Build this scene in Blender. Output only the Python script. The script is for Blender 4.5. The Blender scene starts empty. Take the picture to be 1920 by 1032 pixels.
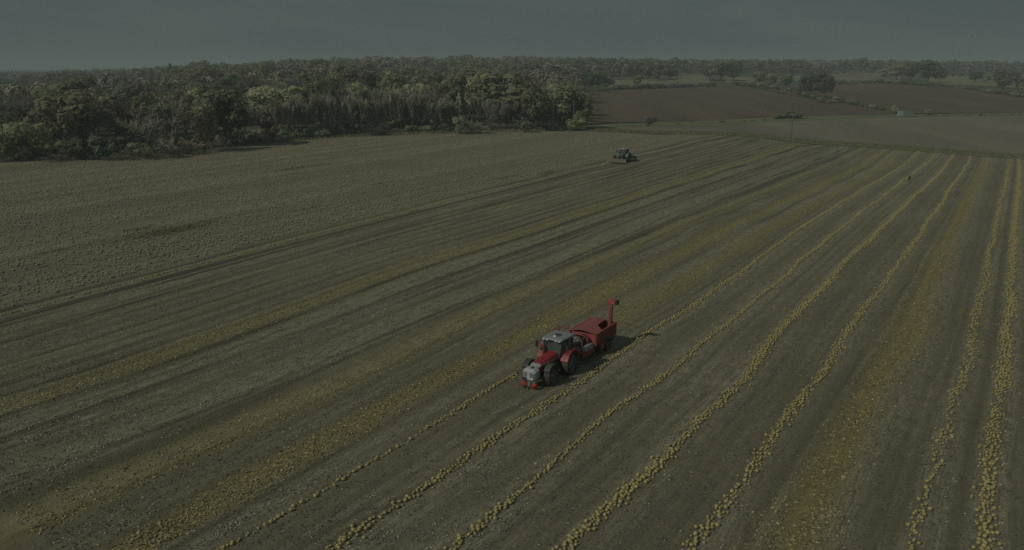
import bpy, math, random
import numpy as np
from mathutils import Vector, Matrix

# ------------------------------------------------------------------ camera, world, sun, exposure
sc = bpy.context.scene
COL = sc.collection
F = 1507.0; YH = 130.0; H = 22.0                       # focal length (px of a 1920 wide frame), level line, drone height
PITCH = math.atan((516 - YH) / F)
cam_d = bpy.data.cameras.new('camera'); cam = bpy.data.objects.new('camera', cam_d); COL.objects.link(cam)
cam_d.sensor_width = 36.0; cam_d.lens = 36.0 * F / 1920.0
cam_d.clip_start = 0.5; cam_d.clip_end = 20000
cam.location = (0, 0, H); cam.rotation_euler = (math.pi / 2 - PITCH, 0, 0)
sc.camera = cam

SUN_EL = math.radians(37.5)
SHX, SHY = 0.79, 0.613                                  # ground direction in which shadows fall
n_ = math.hypot(SHX, SHY); SHX /= n_; SHY /= n_
to_sun = Vector((-SHX * math.cos(SUN_EL), -SHY * math.cos(SUN_EL), math.sin(SUN_EL)))
sun_d = bpy.data.lights.new('sun', 'SUN'); sun = bpy.data.objects.new('sun', sun_d); COL.objects.link(sun)
sun_d.energy = 2.2; sun_d.angle = math.radians(0.8); sun_d.color = (1.0, 0.965, 0.86)
sun.rotation_euler = to_sun.to_track_quat('Z', 'Y').to_euler(); sun.location = (0, 0, 200)

world = bpy.data.worlds.new('World'); sc.world = world; world.use_nodes = True
wt = world.node_tree; wt.nodes.clear()
def wn(t, **kw):
    n = wt.nodes.new(t)
    for k, v in kw.items(): setattr(n, k, v)
    return n
w_out = wn('ShaderNodeOutputWorld'); w_bg = wn('ShaderNodeBackground'); w_bg.inputs['Strength'].default_value = 0.128
w_sky = wn('ShaderNodeTexSky', sky_type='NISHITA'); w_sky.sun_disc = False
w_sky.sun_elevation = SUN_EL; w_sky.sun_rotation = math.atan2(to_sun.x, to_sun.y) % (2 * math.pi)
w_sky.air_density = 1.5; w_sky.dust_density = 3.0
w_tc = wn('ShaderNodeTexCoord')
w_map = wn('ShaderNodeMapping'); w_map.inputs['Scale'].default_value = (1.0, 1.0, 7.5)
w_n1 = wn('ShaderNodeTexNoise'); w_n1.inputs['Scale'].default_value = 2.3; w_n1.inputs['Detail'].default_value = 5; w_n1.inputs['Roughness'].default_value = 0.5
w_n1.inputs['Distortion'].default_value = 0.6
w_ramp = wn('ShaderNodeValToRGB')
w_ramp.color_ramp.elements[0].position = 0.39; w_ramp.color_ramp.elements[0].color = (0.73, 0.97, 1.09, 1)
w_ramp.color_ramp.elements[1].position = 0.61; w_ramp.color_ramp.elements[1].color = (0.99, 1.23, 1.26, 1)
w_mix = wn('ShaderNodeMix', data_type='RGBA'); w_mix.inputs[0].default_value = 0.95
L_ = wt.links.new
L_(w_tc.outputs['Generated'], w_map.inputs['Vector']); L_(w_map.outputs[0], w_n1.inputs['Vector'])
L_(w_n1.outputs[0], w_ramp.inputs[0]); L_(w_sky.outputs[0], w_mix.inputs[6]); L_(w_ramp.outputs[0], w_mix.inputs[7])
L_(w_mix.outputs[2], w_bg.inputs['Color']); L_(w_bg.outputs[0], w_out.inputs[0])

vs = sc.view_settings
vs.view_transform = 'Standard'; vs.look = 'None'; vs.gamma = 1.0; vs.use_curve_mapping = False
vs.exposure = -0.78
sc.cycles.max_bounces = 6; sc.cycles.diffuse_bounces = 4; sc.cycles.transparent_max_bounces = 6
sc.cycles.sample_clamp_direct = 4.0; sc.cycles.sample_clamp_indirect = 2.0; sc.cycles.volume_bounces = 0; sc.cycles.use_denoising = False; sc.cycles.denoiser = 'OPENIMAGEDENOISE'; sc.cycles.denoising_input_passes = 'RGB_ALBEDO_NORMAL'; sc.cycles.denoising_prefilter = 'ACCURATE'

rng = np.random.default_rng(7); random.seed(7)

# ------------------------------------------------------------------ geometry of the place
FWV = np.array([0, math.cos(PITCH), -math.sin(PITCH)]); UPV = np.array([0, math.sin(PITCH), math.cos(PITCH)])
def ray(px, py):
    px = np.asarray(px, float); py = np.asarray(py, float)
    return (np.stack([np.ones_like(px), 0 * px, 0 * px], -1) * ((px - 960) / F)[..., None] + UPV * ((516 - py) / F)[..., None] + FWV)
def project(P):
    Q = np.asarray(P, float) - np.array([0, 0, H])
    d = Q @ FWV
    return 960 + F * Q[..., 0] / d, 516 - F * (Q @ UPV) / d, d
def slope_at(px, py):
    d = ray(px, py); return d[2] / math.hypot(d[0], d[1])
d0 = ray(1905, 179); PHI = math.atan2(d0[0], d0[1])     # the heading of every row in the field
RV = np.array([math.sin(PHI), math.cos(PHI)]); EU = np.array([math.cos(PHI), -math.sin(PHI)])
SU = np.array([-77.5, -57.0, -42.0, -35.0]); SS = np.array([slope_at(1905, y) for y in (119, 140, 168, 179)])
def fslope(u): return np.interp(u, SU, SS)

# terrain = thin plate surface through surveyed points
ctrl = []
def vend0(u): return np.interp(u, [-260, -200, -160, -122, -60, 5, 120], [80, 96, 165, 238, 265, 300, 360])
for u in (-330, -260, -200, -160, -120, -97, -77.5, -67, -57, -49, -42, -35, -25, -10, 5, 30, 80):
    for t in (-60, -10, 30, 70, 110, 150, 190, 230, 265, 300):
        if t <= vend0(u) + 4:
            P = EU * u + RV * t; ctrl.append((P[0], P[1], float(fslope(u)) * t))
def far(px, depth, z=None, py=None):
    d = ray(px, py if py is not None else 130)
    x, y = d[0] / d[1] * depth, depth
    if z is None: z = H + depth * d[2] / d[1]
    ctrl.append((x, y, z))
for a in [(1240, 400, None, 225), (1240, 650, None, 165), (1200, 780, None, 150), (1240, 1000, None, 136), (1240, 1900, 29),
          (1500, 430, None, 216), (1500, 560, None, 186), (1500, 690, None, 165), (1500, 950, None, 146), (1500, 1300, 21), (1500, 2200, 29),
          (1720, 440, None, 216), (1720, 700, None, 160), (1720, 950, None, 143), (1720, 1500, None, 129), (1720, 2500, 27),
          (1915, 460, None, 216), (1915, 640, None, 180), (1915, 950, None, 150), (1915, 1500, None, 130), (1915, 2500, 25),
          (2200, 460, -6), (2200, 700, 0), (2200, 1500, 16), (2200, 2500, 20),
          (0, 400, 0), (0, 900, 2), (0, 1500, 2), (0, 2500, -3), (300, 400, 3), (300, 700, 8), (300, 1000, 8), (300, 1800, 12),
          (640, 400, 6), (640, 700, 12), (640, 1100, 21), (640, 1900, 22), (900, 450, 5), (900, 700, 11), (900, 1100, 21), (900, 1900, 24),
          (-400, 400, 0), (-400, 1500, 2), (-400, 2500, 0)]:
    far(*a)
for a in np.radians(np.arange(-40, 41, 10)): ctrl.append((4500 * math.sin(a), 4500 * math.cos(a), 18))
for a in np.radians(np.arange(70, 291, 20)):
    ctrl.append((1200 * math.sin(a), 1200 * math.cos(a), 0)); ctrl.append((4500 * math.sin(a), 4500 * math.cos(a), 0))
ctrl = np.array(ctrl); SC = 300.0
def _k(r2): return np.where(r2 > 1e-12, 0.5 * r2 * np.log(np.maximum(r2, 1e-12)), 0.0)
cx = ctrl[:, :2] / SC; m_ = len(cx)
K_ = _k(((cx[:, None] - cx[None]) ** 2).sum(-1)) + np.eye(m_) * 1e-5
A_ = np.zeros((m_ + 3, m_ + 3)); A_[:m_, :m_] = K_; A_[:m_, m_] = 1; A_[:m_, m_ + 1:] = cx; A_[m_:, :m_] = A_[:m_, m_:].T
W_ = np.linalg.solve(A_, np.concatenate([ctrl[:, 2], [0, 0, 0]]))
def Z(x, y):
    q = np.stack([np.asarray(x, float), np.asarray(y, float)], -1); sh = q.shape[:-1]; q = q.reshape(-1, 2) / SC
    out = np.empty(len(q))
    for i in range(0, len(q), 8000):
        b = q[i:i + 8000]
        out[i:i + 8000] = _k(((b[:, None] - cx[None]) ** 2).sum(-1)) @ W_[:m_] + W_[m_] + b @ W_[m_ + 1:]
    return out.reshape(sh)
STEP = np.concatenate([np.arange(20, 400, 2.0), np.arange(400, 1200, 5.0), np.arange(1200, 4000, 20.0)])
def hit(px, py):
    """ground point seen in the given direction"""
    d = ray(px, py); X = d[0] / d[1] * STEP; zz = H + d[2] / d[1] * STEP - Z(X, STEP)
    i = np.argmax(zz < 0)
    if zz[i] >= 0: i = len(STEP) - 1
    a, b = STEP[i - 1], STEP[i]; za, zb = zz[i - 1], zz[i]
    y = a + (b - a) * za / (za - zb + 1e-9); x = d[0] / d[1] * y
    return np.array([x, y, float(Z(x, y))])
def uv_of(P): return np.array([P[..., 0] * EU[0] + P[..., 1] * EU[1], P[..., 0] * RV[0] + P[..., 1] * RV[1]])

# ------------------------------------------------------------------ object helpers
def tag(o, label=None, cat=None, group=None, kind=None):
    if label: o['label'] = label
    if cat: o['category'] = cat
    if group: o['group'] = group
    if kind: o['kind'] = kind
    return o
def new_obj(name, me, mats=None, parent=None):
    o = bpy.data.objects.new(name, me); COL.objects.link(o)
    if mats:
        for m in (mats if isinstance(mats, (list, tuple)) else [mats]): me.materials.append(m)
    if parent: o.parent = parent
    return o
def empty(name, loc, rz=0.0):
    o = bpy.data.objects.new(name, None); COL.objects.link(o); o.location = loc; o.rotation_euler = (0, 0, rz)
    o.empty_display_size = 0.5; return o
def np_mesh(name, V, faces_flat, starts, smooth=False, mat_idx=None):
    me = bpy.data.meshes.new(name)
    V = np.ascontiguousarray(V, np.float32); faces_flat = np.ascontiguousarray(faces_flat, np.int32); starts = np.ascontiguousarray(starts, np.int32)
    me.vertices.add(len(V)); me.vertices.foreach_set('co', V.ravel())
    me.loops.add(len(faces_flat)); me.loops.foreach_set('vertex_index', faces_flat)
    me.polygons.add(len(starts)); me.polygons.foreach_set('loop_start', starts)
    if smooth: me.polygons.foreach_set('use_smooth', np.ones(len(starts), bool))
    if mat_idx is not None: me.polygons.foreach_set('material_index', np.ascontiguousarray(mat_idx, np.int32))
    me.update(calc_edges=True); me.validate(); return me
def mesh_n(name, V, Fc, **kw):                          # all faces of n corners
    Fc = np.asarray(Fc); return np_mesh(name, V, Fc.ravel(), np.arange(len(Fc)) * Fc.shape[1], **kw)
def replicate(V, Fc, pos, scale, rot, tilt=None):
    """many copies of a small mesh in one"""
    n = len(pos); c, s = np.cos(rot), np.sin(rot)
    sc3 = scale if np.ndim(scale) == 2 else np.repeat(np.asarray(scale)[:, None], 3, 1)
    P = V[None] * sc3[:, None, :]
    if tilt is not None:
        ct, st = np.cos(tilt)[:, None], np.sin(tilt)[:, None]
        P = np.stack([P[..., 0], P[..., 1] * ct - P[..., 2] * st, P[..., 1] * st + P[..., 2] * ct], -1)
    X = P[..., 0] * c[:, None] - P[..., 1] * s[:, None]; Y = P[..., 0] * s[:, None] + P[..., 1] * c[:, None]
    P = np.stack([X, Y, P[..., 2]], -1) + pos[:, None, :]
    return P.reshape(-1, 3), (Fc[None] + (np.arange(n) * len(V))[:, None, None]).reshape(-1, Fc.shape[1])
def set_attr(me, name, arr):
    a = me.attributes.new(name, 'FLOAT', 'POINT'); a.data.foreach_set('value', np.ascontiguousarray(arr, np.float32))

# ------------------------------------------------------------------ materials
class NT:
    def __init__(s, name):
        s.m = bpy.data.materials.new(name); s.m.use_nodes = True; s.t = s.m.node_tree; s.t.nodes.clear()
        s.out = s.t.nodes.new('ShaderNodeOutputMaterial'); s.b = s.t.nodes.new('ShaderNodeBsdfPrincipled')
        s.t.links.new(s.b.outputs[0], s.out.inputs[0])
    def n(s, t, ins=None, **kw):
        x = s.t.nodes.new(t)
        for k, v in kw.items(): setattr(x, k, v)
        for k, v in (ins or {}).items():
            if hasattr(v, 'links') or isinstance(v, bpy.types.NodeSocket): s.t.links.new(v, x.inputs[k])
            else: x.inputs[k].default_value = v
        return x
    def noise(s, vec, scale, detail=4, rough=0.55, dist=0.0):
        x = s.n('ShaderNodeTexNoise', {'Scale': scale, 'Detail': detail, 'Roughness': rough, 'Distortion': dist})
        if vec is not None: s.t.links.new(vec, x.inputs['Vector'])
        return x.outputs[0]
    def ramp(s, fac, stops):
        x = s.n('ShaderNodeValToRGB'); cr = x.color_ramp
        while len(cr.elements) < len(stops): cr.elements.new(0.5)
        for e, (p, c) in zip(cr.elements, stops): e.position = p; e.color = (*c, 1) if len(c) == 3 else c
        s.t.links.new(fac, x.inputs[0]); return x.outputs[0]
    def rampf(s, fac, a, b, lo=0.0, hi=1.0):
        x = s.n('ShaderNodeMapRange', {1: a, 2: b, 3: lo, 4: hi}); s.t.links.new(fac, x.inputs[0]); return x.outputs[0]
    def mix(s, fac, a, b, mode='MIX'):
        x = s.n('ShaderNodeMix', data_type='RGBA', blend_type=mode)
        for i, v in ((0, fac), (6, a), (7, b)):
            if isinstance(v, bpy.types.NodeSocket): s.t.links.new(v, x.inputs[i])
            else: x.inputs[i].default_value = v if i == 0 else (*v, 1)
        return x.outputs[2]
    def math(s, op, a, b=0.0):
        x = s.n('ShaderNodeMath', operation=op)
        for i, v in ((0, a), (1, b)):
            if isinstance(v, bpy.types.NodeSocket): s.t.links.new(v, x.inputs[i])
            else: x.inputs[i].default_value = v
        return x.outputs[0]
    def attr(s, name): return s.n('ShaderNodeAttribute', attribute_name=name).outputs['Fac']
    def color(s, v):
        if isinstance(v, bpy.types.NodeSocket): s.t.links.new(v, s.b.inputs['Base Color'])
        else: s.b.inputs['Base Color'].default_value = (*v, 1)
    def bump(s, h, strength=0.4, dist=0.05):
        x = s.n('ShaderNodeBump', {'Strength': strength, 'Distance': dist, 'Height': h}); s.t.links.new(x.outputs[0], s.b.inputs['Normal'])
    def pos(s, scale=(1, 1, 1), rot=(0, 0, 0)):
        g = s.n('ShaderNodeNewGeometry'); m = s.n('ShaderNodeMapping', {'Scale': scale, 'Rotation': rot}); s.t.links.new(g.outputs['Position'], m.inputs['Vector']); return m.outputs[0]
    def obj(s): return s.n('ShaderNodeTexCoord').outputs['Object']
    def rnd(s): return s.n('ShaderNodeObjectInfo').outputs['Random']
    def set(s, rough=0.8, spec=0.3, metal=0.0):
        s.b.inputs['Roughness'].default_value = rough; s.b.inputs['Specular IOR Level'].default_value = spec; s.b.inputs['Metallic'].default_value = metal; return s.m

def mat_plain(name, c, rough=0.6, spec=0.3, metal=0.0, dirt=0.35, dirt_c=(0.16, 0.13, 0.09), scale=2.5):
    t = NT(name); n = t.noise(t.obj(), scale, 6, 0.65)
    f = t.rampf(n, 0.42, 0.72, 0.0, dirt); t.color(t.mix(f, c, dirt_c))
    r = t.rampf(n, 0.3, 0.7, rough, min(1, rough + 0.25)); t.t.links.new(r, t.b.inputs['Roughness'])
    m = t.set(rough, spec, metal); t.t.links.new(r, t.b.inputs['Roughness']); return m

def mat_soil(name, stops, scale=0.25, stretch=None, rows=0.0, fine=3.0, bump=0.5):
    t = NT(name)
    v = t.pos((1, 1, 1) if stretch is None else stretch, (0, 0, PHI))
    a = t.noise(v, scale, 6, 0.6); b = t.noise(t.pos(), fine, 5, 0.7)
    f = t.math('ADD', t.math('MULTIPLY', a, 0.6), t.math('MULTIPLY', b, 0.4))
    t.color(t.ramp(f, stops)); t.bump(b, bump, 0.15); return t.set(0.95, 0.15)

# row coordinate: U across the rows (metres), v along them
M_FIELD = NT('field_soil'); t = M_FIELD
g_uv = t.n('ShaderNodeUVMap', uv_map='rows').outputs[0]
def mapped(t, sx, sy):
    m = t.n('ShaderNodeMapping', {'Scale': (sx, sy, 1)}); t.t.links.new(g_uv, m.inputs['Vector']); return m.outputs[0]
streak = t.noise(mapped(t, 2.2, 0.06), 1.0, 5, 0.65)
streak2 = t.noise(mapped(t, 7.0, 0.35), 1.0, 4, 0.7)
clods = t.noise(t.pos(), 5.0, 6, 0.75); mott = t.noise(t.pos(), 0.35, 5, 0.6); patch = t.noise(t.pos(), 0.06, 4, 0.5); tuft = t.noise(mapped(t, 1.9, 0.75), 1.0, 6, 0.72)
soil = t.ramp(t.math('ADD', t.math('MULTIPLY', streak, 0.5), t.math('ADD', t.math('MULTIPLY', tuft, 0.35), t.math('MULTIPLY', mott, 0.15))),
              [(0.30, (0.142, 0.128, 0.082)), (0.50, (0.212, 0.194, 0.124)), (0.70, (0.282, 0.260, 0.167))])
soil = t.mix(t.rampf(patch, 0.35, 0.7, 0.0, 0.30), soil, (0.166, 0.172, 0.094))
straw_f = t.math('MULTIPLY', t.attr('litter'), t.rampf(t.math('ADD', t.math('MULTIPLY', tuft, 0.45), t.math('MULTIPLY', streak2, 0.55)), 0.42, 0.62))
soil = t.mix(straw_f, soil, (0.434, 0.403, 0.265))
soil = t.mix(t.math('MULTIPLY', t.attr('track'), t.rampf(streak2, 0.25, 0.6, 0.65, 1.0)), soil, (0.081, 0.079, 0.055))
pulp_f = t.math('MULTIPLY', t.attr('pulp'), t.rampf(t.math('ADD', t.math('MULTIPLY', clods, 0.6), t.math('MULTIPLY', streak2, 0.4)), 0.38, 0.57))
soil = t.mix(pulp_f, soil, (0.346, 0.293, 0.098))
soil = t.mix(t.math('MULTIPLY', t.attr('weed'), t.rampf(mott, 0.3, 0.6)), soil, (0.114, 0.130, 0.073))
t.color(soil); t.bump(t.math('ADD', clods, t.math('ADD', tuft, t.math('MULTIPLY', streak2, 0.6))), 0.9, 0.16); M_FIELD = t.set(0.95, 0.12)

M_GROUND = NT('meadow'); t = M_GROUND
a = t.noise(t.pos(), 0.012, 6, 0.6); b = t.noise(t.pos(), 0.5, 5, 0.7)
t.color(t.ramp(t.math('ADD', t.math('MULTIPLY', a, 0.7), t.math('MULTIPLY', b, 0.3)), [(0.36, (0.065, 0.081, 0.042)), (0.5, (0.098, 0.104, 0.058)), (0.64, (0.143, 0.130, 0.085))]))
t.bump(b, 0.6, 0.3); M_GROUND = t.set(0.95, 0.1)
M_VERGE = mat_soil('verge_grass', [(0.36, (0.119, 0.139, 0.064)), (0.52, (0.174, 0.185, 0.092)), (0.66, (0.246, 0.230, 0.122))], 0.12, None, fine=1.5)
M_HEADLAND = mat_soil('headland_stubble', [(0.34, (0.161, 0.147, 0.101)), (0.5, (0.229, 0.210, 0.142)), (0.66, (0.285, 0.261, 0.178))], 0.15, (1, 0.15, 1))
M_STUBBLE = mat_soil('pale_stubble', [(0.34, (0.157, 0.143, 0.098)), (0.5, (0.206, 0.187, 0.129)), (0.66, (0.253, 0.228, 0.156))], 0.04, (1, 0.12, 1), fine=0.8)
M_PLOUGH = mat_soil('ploughed_soil', [(0.34, (0.100, 0.074, 0.049)), (0.5, (0.130, 0.099, 0.063)), (0.66, (0.164, 0.126, 0.082))], 0.05, (1, 0.10, 1), fine=0.6, bump=0.9)
M_CROP = mat_soil('winter_crop', [(0.34, (0.136, 0.153, 0.071)), (0.5, (0.210, 0.210, 0.107)), (0.66, (0.272, 0.261, 0.154))], 0.03, (1, 0.2, 1), fine=0.5)
M_LANE = mat_soil('lane_gravel', [(0.34, (0.20, 0.19, 0.17)), (0.5, (0.27, 0.26, 0.23)), (0.66, (0.33, 0.31, 0.27))], 0.2)

def mat_leaf(name, dark, mid, light, trans=0.40, var=0.35):
    t = NT(name); r = t.rnd()
    n = t.noise(t.obj(), 0.55, 4, 0.6); n2 = t.noise(t.obj(), 4.0, 3, 0.6)
    f = t.math('ADD', t.math('MULTIPLY', n, 0.55), t.math('ADD', t.math('MULTIPLY', n2, 0.45), t.rampf(r, 0, 1, -0.07, 0.07)))
    c = t.ramp(f, [(0.36, dark), (0.5, mid), (0.64, light)])
    h = t.n('ShaderNodeHueSaturation', {'Hue': t.rampf(r, 0, 1, 0.485, 0.51), 'Value': t.rampf(r, 0, 1, 1 - var, 1 + var), 'Color': c})
    t.color(h.outputs[0]); m = t.set(0.75, 0.15)
    tr = t.n('ShaderNodeBsdfTranslucent', {'Color': h.outputs[0]}); mx = t.n('ShaderNodeMixShader', {0: trans, 1: t.b.outputs[0], 2: tr.outputs[0]})
    t.t.links.new(mx.outputs[0], t.out.inputs[0]); return m
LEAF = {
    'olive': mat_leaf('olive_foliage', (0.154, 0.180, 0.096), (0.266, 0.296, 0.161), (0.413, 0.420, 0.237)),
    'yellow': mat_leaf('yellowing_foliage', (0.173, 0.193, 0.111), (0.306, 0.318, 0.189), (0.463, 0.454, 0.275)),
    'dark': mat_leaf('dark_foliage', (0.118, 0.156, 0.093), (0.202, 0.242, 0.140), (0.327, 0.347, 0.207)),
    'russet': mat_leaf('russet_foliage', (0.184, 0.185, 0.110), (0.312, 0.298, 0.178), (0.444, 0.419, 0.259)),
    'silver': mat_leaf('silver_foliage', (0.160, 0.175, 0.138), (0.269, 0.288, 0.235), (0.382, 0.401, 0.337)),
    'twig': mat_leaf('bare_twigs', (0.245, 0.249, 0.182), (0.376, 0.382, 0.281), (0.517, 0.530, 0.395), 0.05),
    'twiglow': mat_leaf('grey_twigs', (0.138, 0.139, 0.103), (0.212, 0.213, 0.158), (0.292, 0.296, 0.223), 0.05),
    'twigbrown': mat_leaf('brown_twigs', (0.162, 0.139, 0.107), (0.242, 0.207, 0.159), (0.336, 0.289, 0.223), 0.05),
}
def mat_bark(name, c1, c2):
    t = NT(name); n = t.noise(t.obj(), 3.0, 5, 0.7); t.color(t.ramp(n, [(0.35, c1), (0.65, c2)])); t.bump(n, 0.5, 0.05); return t.set(0.9, 0.1)
M_BARK = mat_bark('grey_bark', (0.085, 0.075, 0.060), (0.19, 0.17, 0.14))
M_BARKP = mat_bark('pale_bark', (0.17, 0.155, 0.125), (0.28, 0.26, 0.215))

t = NT('pumpkin_skin'); n = t.noise(t.obj(), 6.0, 4, 0.6); r = t.rnd()
c = t.ramp(t.math('ADD', t.math('MULTIPLY', n, 0.6), t.math('MULTIPLY', r, 0.4)), [(0.25, (0.291, 0.256, 0.102)), (0.5, (0.379, 0.330, 0.132)), (0.75, (0.455, 0.391, 0.168))])
t.color(c); M_PUMP = t.set(0.55, 0.35)
t = NT('pumpkin_skin_mass'); n = t.noise(t.pos(), 2.2, 2, 0.5)
t.color(t.ramp(n, [(0.3, (0.264, 0.232, 0.096)), (0.5, (0.349, 0.304, 0.126)), (0.7, (0.429, 0.369, 0.163))])); M_PUMPM = t.set(0.6, 0.3)
t = NT('pumpkin_skin_pale'); n = t.noise(t.pos(), 2.2, 2, 0.5)
t.color(t.ramp(n, [(0.3, (0.223, 0.211, 0.138)), (0.5, (0.302, 0.285, 0.182)), (0.7, (0.380, 0.360, 0.239))])); M_PUMPF = t.set(0.6, 0.3)
t = NT('pumpkin_stem'); t.color((0.16, 0.15, 0.07)); M_STEM = t.set(0.8, 0.2)
t = NT('pumpkin_shard'); n = t.noise(t.pos(), 3.0, 3, 0.6)
t.color(t.ramp(n, [(0.3, (0.264, 0.216, 0.093)), (0.5, (0.358, 0.307, 0.136)), (0.7, (0.464, 0.420, 0.236))])); M_SHARD = t.set(0.6, 0.3)
t = NT('dry_litter'); n = t.noise(t.pos(), 3.0, 3, 0.6)
t.color(t.ramp(n, [(0.3, (0.280, 0.269, 0.196)), (0.55, (0.381, 0.364, 0.280)), (0.75, (0.560, 0.538, 0.437))])); M_LITTER = t.set(0.85, 0.2)
t = NT('soil_clod'); n = t.noise(t.pos(), 3.0, 3, 0.6)
t.color(t.ramp(n, [(0.3, (0.101, 0.099, 0.069)), (0.7, (0.174, 0.172, 0.120))])); M_CLOD = t.set(0.95, 0.1)
t = NT('weed_blade'); n = t.noise(t.pos(), 0.8, 3, 0.6)
t.color(t.ramp(n, [(0.3, (0.126, 0.133, 0.066)), (0.7, (0.253, 0.234, 0.125))])); M_WEED = t.set(0.8, 0.15)

# ------------------------------------------------------------------ the rows: lines in plan, U across / v along
IMG = {'L1': [(0, 594), (317, 511), (640, 427), (1150, 303)],
       'L2': [(0, 765), (190, 705), (640, 545), (824, 481), (1008, 427), (1280, 340)],
       'TA': [(0, 910), (270, 810), (520, 715), (861, 571), (1045, 497), (1280, 394)],
       'TB': [(0, 940), (320, 820), (550, 720), (898, 563), (1280, 409)],
       'L3': [(125, 960), (320, 870), (625, 735), (935, 578), (1119, 493), (1280, 420), (1427, 363), (1575, 302)],
       'L4': [(265, 1030), (420, 930), (700, 775), (860, 695), (1045, 593), (1155, 534), (1354, 431), (1501, 365), (1611, 313)],
       'R0': [(430, 1025), (550, 957), (640, 902), (700, 862), (750, 837), (850, 775), (930, 725), (1280, 532), (1390, 464), (1538, 380), (1648, 320)],
       'R1': [(620, 1027), (770, 935), (880, 860), (950, 807), (1035, 755), (1110, 705), (1212, 622), (1280, 585), (1390, 508), (1515, 420), (1611, 359), (1711, 295)],
       'R2': [(850, 1025), (960, 937), (1050, 865), (1150, 775), (1255, 705), (1302, 655), (1390, 585), (1501, 493), (1611, 401), (1703, 333), (1746, 298)],
       'R3': [(1075, 1027), (1160, 945), (1240, 865), (1335, 765), (1405, 702), (1435, 655), (1575, 504), (1685, 398), (1737, 350), (1779, 304)],
       'R4': [(1300, 1025), (1375, 925), (1435, 835), (1510, 740), (1543, 702), (1571, 652), (1630, 567), (1703, 471), (1773, 368), (1814, 308)],
       'Y5': [(1485, 1025), (1560, 880), (1610, 775), (1645, 705), (1696, 648), (1755, 501), (1795, 416), (1843, 306)],
       'R6': [(1715, 1025), (1740, 940), (1760, 845), (1790, 750), (1810, 705), (1825, 630), (1851, 508), (1869, 420), (1884, 350), (1893, 309)],
       'R7': [(1840, 1025), (1855, 850), (1877, 725), (1886, 648), (1899, 501), (1902, 427), (1911, 324)]}
NAMES = list(IMG); CURV = {}
for k, pts in IMG.items():
    q = np.array([uv_of(hit(*p)) for p in pts]); o = np.argsort(q[:, 1]); CURV[k] = q[o]
UC = {k: float(np.median(CURV[k][:, 0])) for k in NAMES}
VG = np.arange(-80, 420, 4.0)
OFFS = np.stack([np.interp(VG, CURV[k][:, 1], CURV[k][:, 0]) - UC[k] for k in NAMES])          # (lines, VG)
UCA = np.array([UC[k] for k in NAMES]); oo = np.argsort(UCA); UCA = UCA[oo]; OFFS = OFFS[oo]
UX = np.concatenate([[-400], UCA, [200]]); OX = np.concatenate([OFFS[:1], OFFS, OFFS[-1:]])
def u_of(U, v):
    """plan coordinate u of row coordinate U at distance v"""
    U = np.asarray(U, float); v = np.asarray(v, float)
    fi = np.clip((v - VG[0]) / 4.0, 0, len(VG) - 1.001); i = fi.astype(int); a = fi - i
    j = np.clip(np.searchsorted(UX, U) - 1, 0, len(UX) - 2); b = (U - UX[j]) / (UX[j + 1] - UX[j])
    o = (OX[j, i] * (1 - a) + OX[j, i + 1] * a) * (1 - b) + (OX[j + 1, i] * (1 - a) + OX[j + 1, i + 1] * a) * b
    return U + o
def xy(u, v): return u[..., None] * EU + v[..., None] * RV
# boundary of the pumpkin field: wood edge on the left, grass verge on the right
EDGE_IMG = [(0, 303), (150, 299), (300, 290), (420, 278), (520, 268), (640, 258), (800, 251), (1000, 245), (1100, 244), (1240, 252), (1480, 265), (1620, 275), (1760, 286), (1919, 299)]
EDGE = np.array([uv_of(hit(*p)) for p in EDGE_IMG])
EDGE = EDGE[np.argsort(EDGE[:, 0])]
eu = np.concatenate([[EDGE[0, 0] - 200], EDGE[:, 0], [EDGE[-1, 0] + 150]])
ev = np.concatenate([[EDGE[0, 1] - 40], EDGE[:, 1], [EDGE[-1, 1] + 75]])
def v_end(u): return np.interp(u, eu, ev)

def gs(x, s): return np.exp(-(x / s) ** 2)
rs = np.random.default_rng(3); PR = np.convolve(rs.normal(size=4000), np.ones(3) / 3, 'same'); PR2 = np.convolve(rs.normal(size=4000), np.hanning(21) / 10, 'same')
def prof(U, P=PR): return np.interp(U, np.arange(4000) * 0.2 - 500, P)
def vnoise(U, v, su, sv, seed):
    r = np.random.default_rng(seed).normal(size=(64, 64)); a = (U / su) % 63; b = (v / sv) % 63
    i = a.astype(int); j = b.astype(int); a = a - i; b = b - j; a = a * a * (3 - 2 * a); b = b * b * (3 - 2 * b)
    return (r[i, j] * (1 - a) + r[i + 1, j] * a) * (1 - b) + (r[i, j + 1] * (1 - a) + r[i + 1, j + 1] * a) * b
def pulp_of(U, v):
    w = 1 + 0.18 * vnoise(U * 0, v, 1, 9, 5)
    p = 0.68 * gs(U - UC['L2'], 1.3 * w) + 0.6 * gs(U - UC['L3'], 0.95 * w) + 1.1 * gs(U - UC['L4'], 1.3 * w)
    p += 0.85 * gs(U - UC['R0'] + 0.2, 1.45 * w) * np.clip((v - 57) / 8, 0, 1)
    p += 0.95 * gs(U - UC['Y5'], 1.4 * w) + 0.45 * gs(U - UC['Y5'] - 0.15, 0.28) + 0.25 * gs(U - UC['Y5'] + 0.5, 0.2)
    p += 0.16 * gs(U + 64.5, 1.2) + 0.12 * gs(U + 70, 1.0)
    return np.clip(p * (0.9 + 0.22 * vnoise(U, v, 0.5, 9, 6)), 0, 1)
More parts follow.
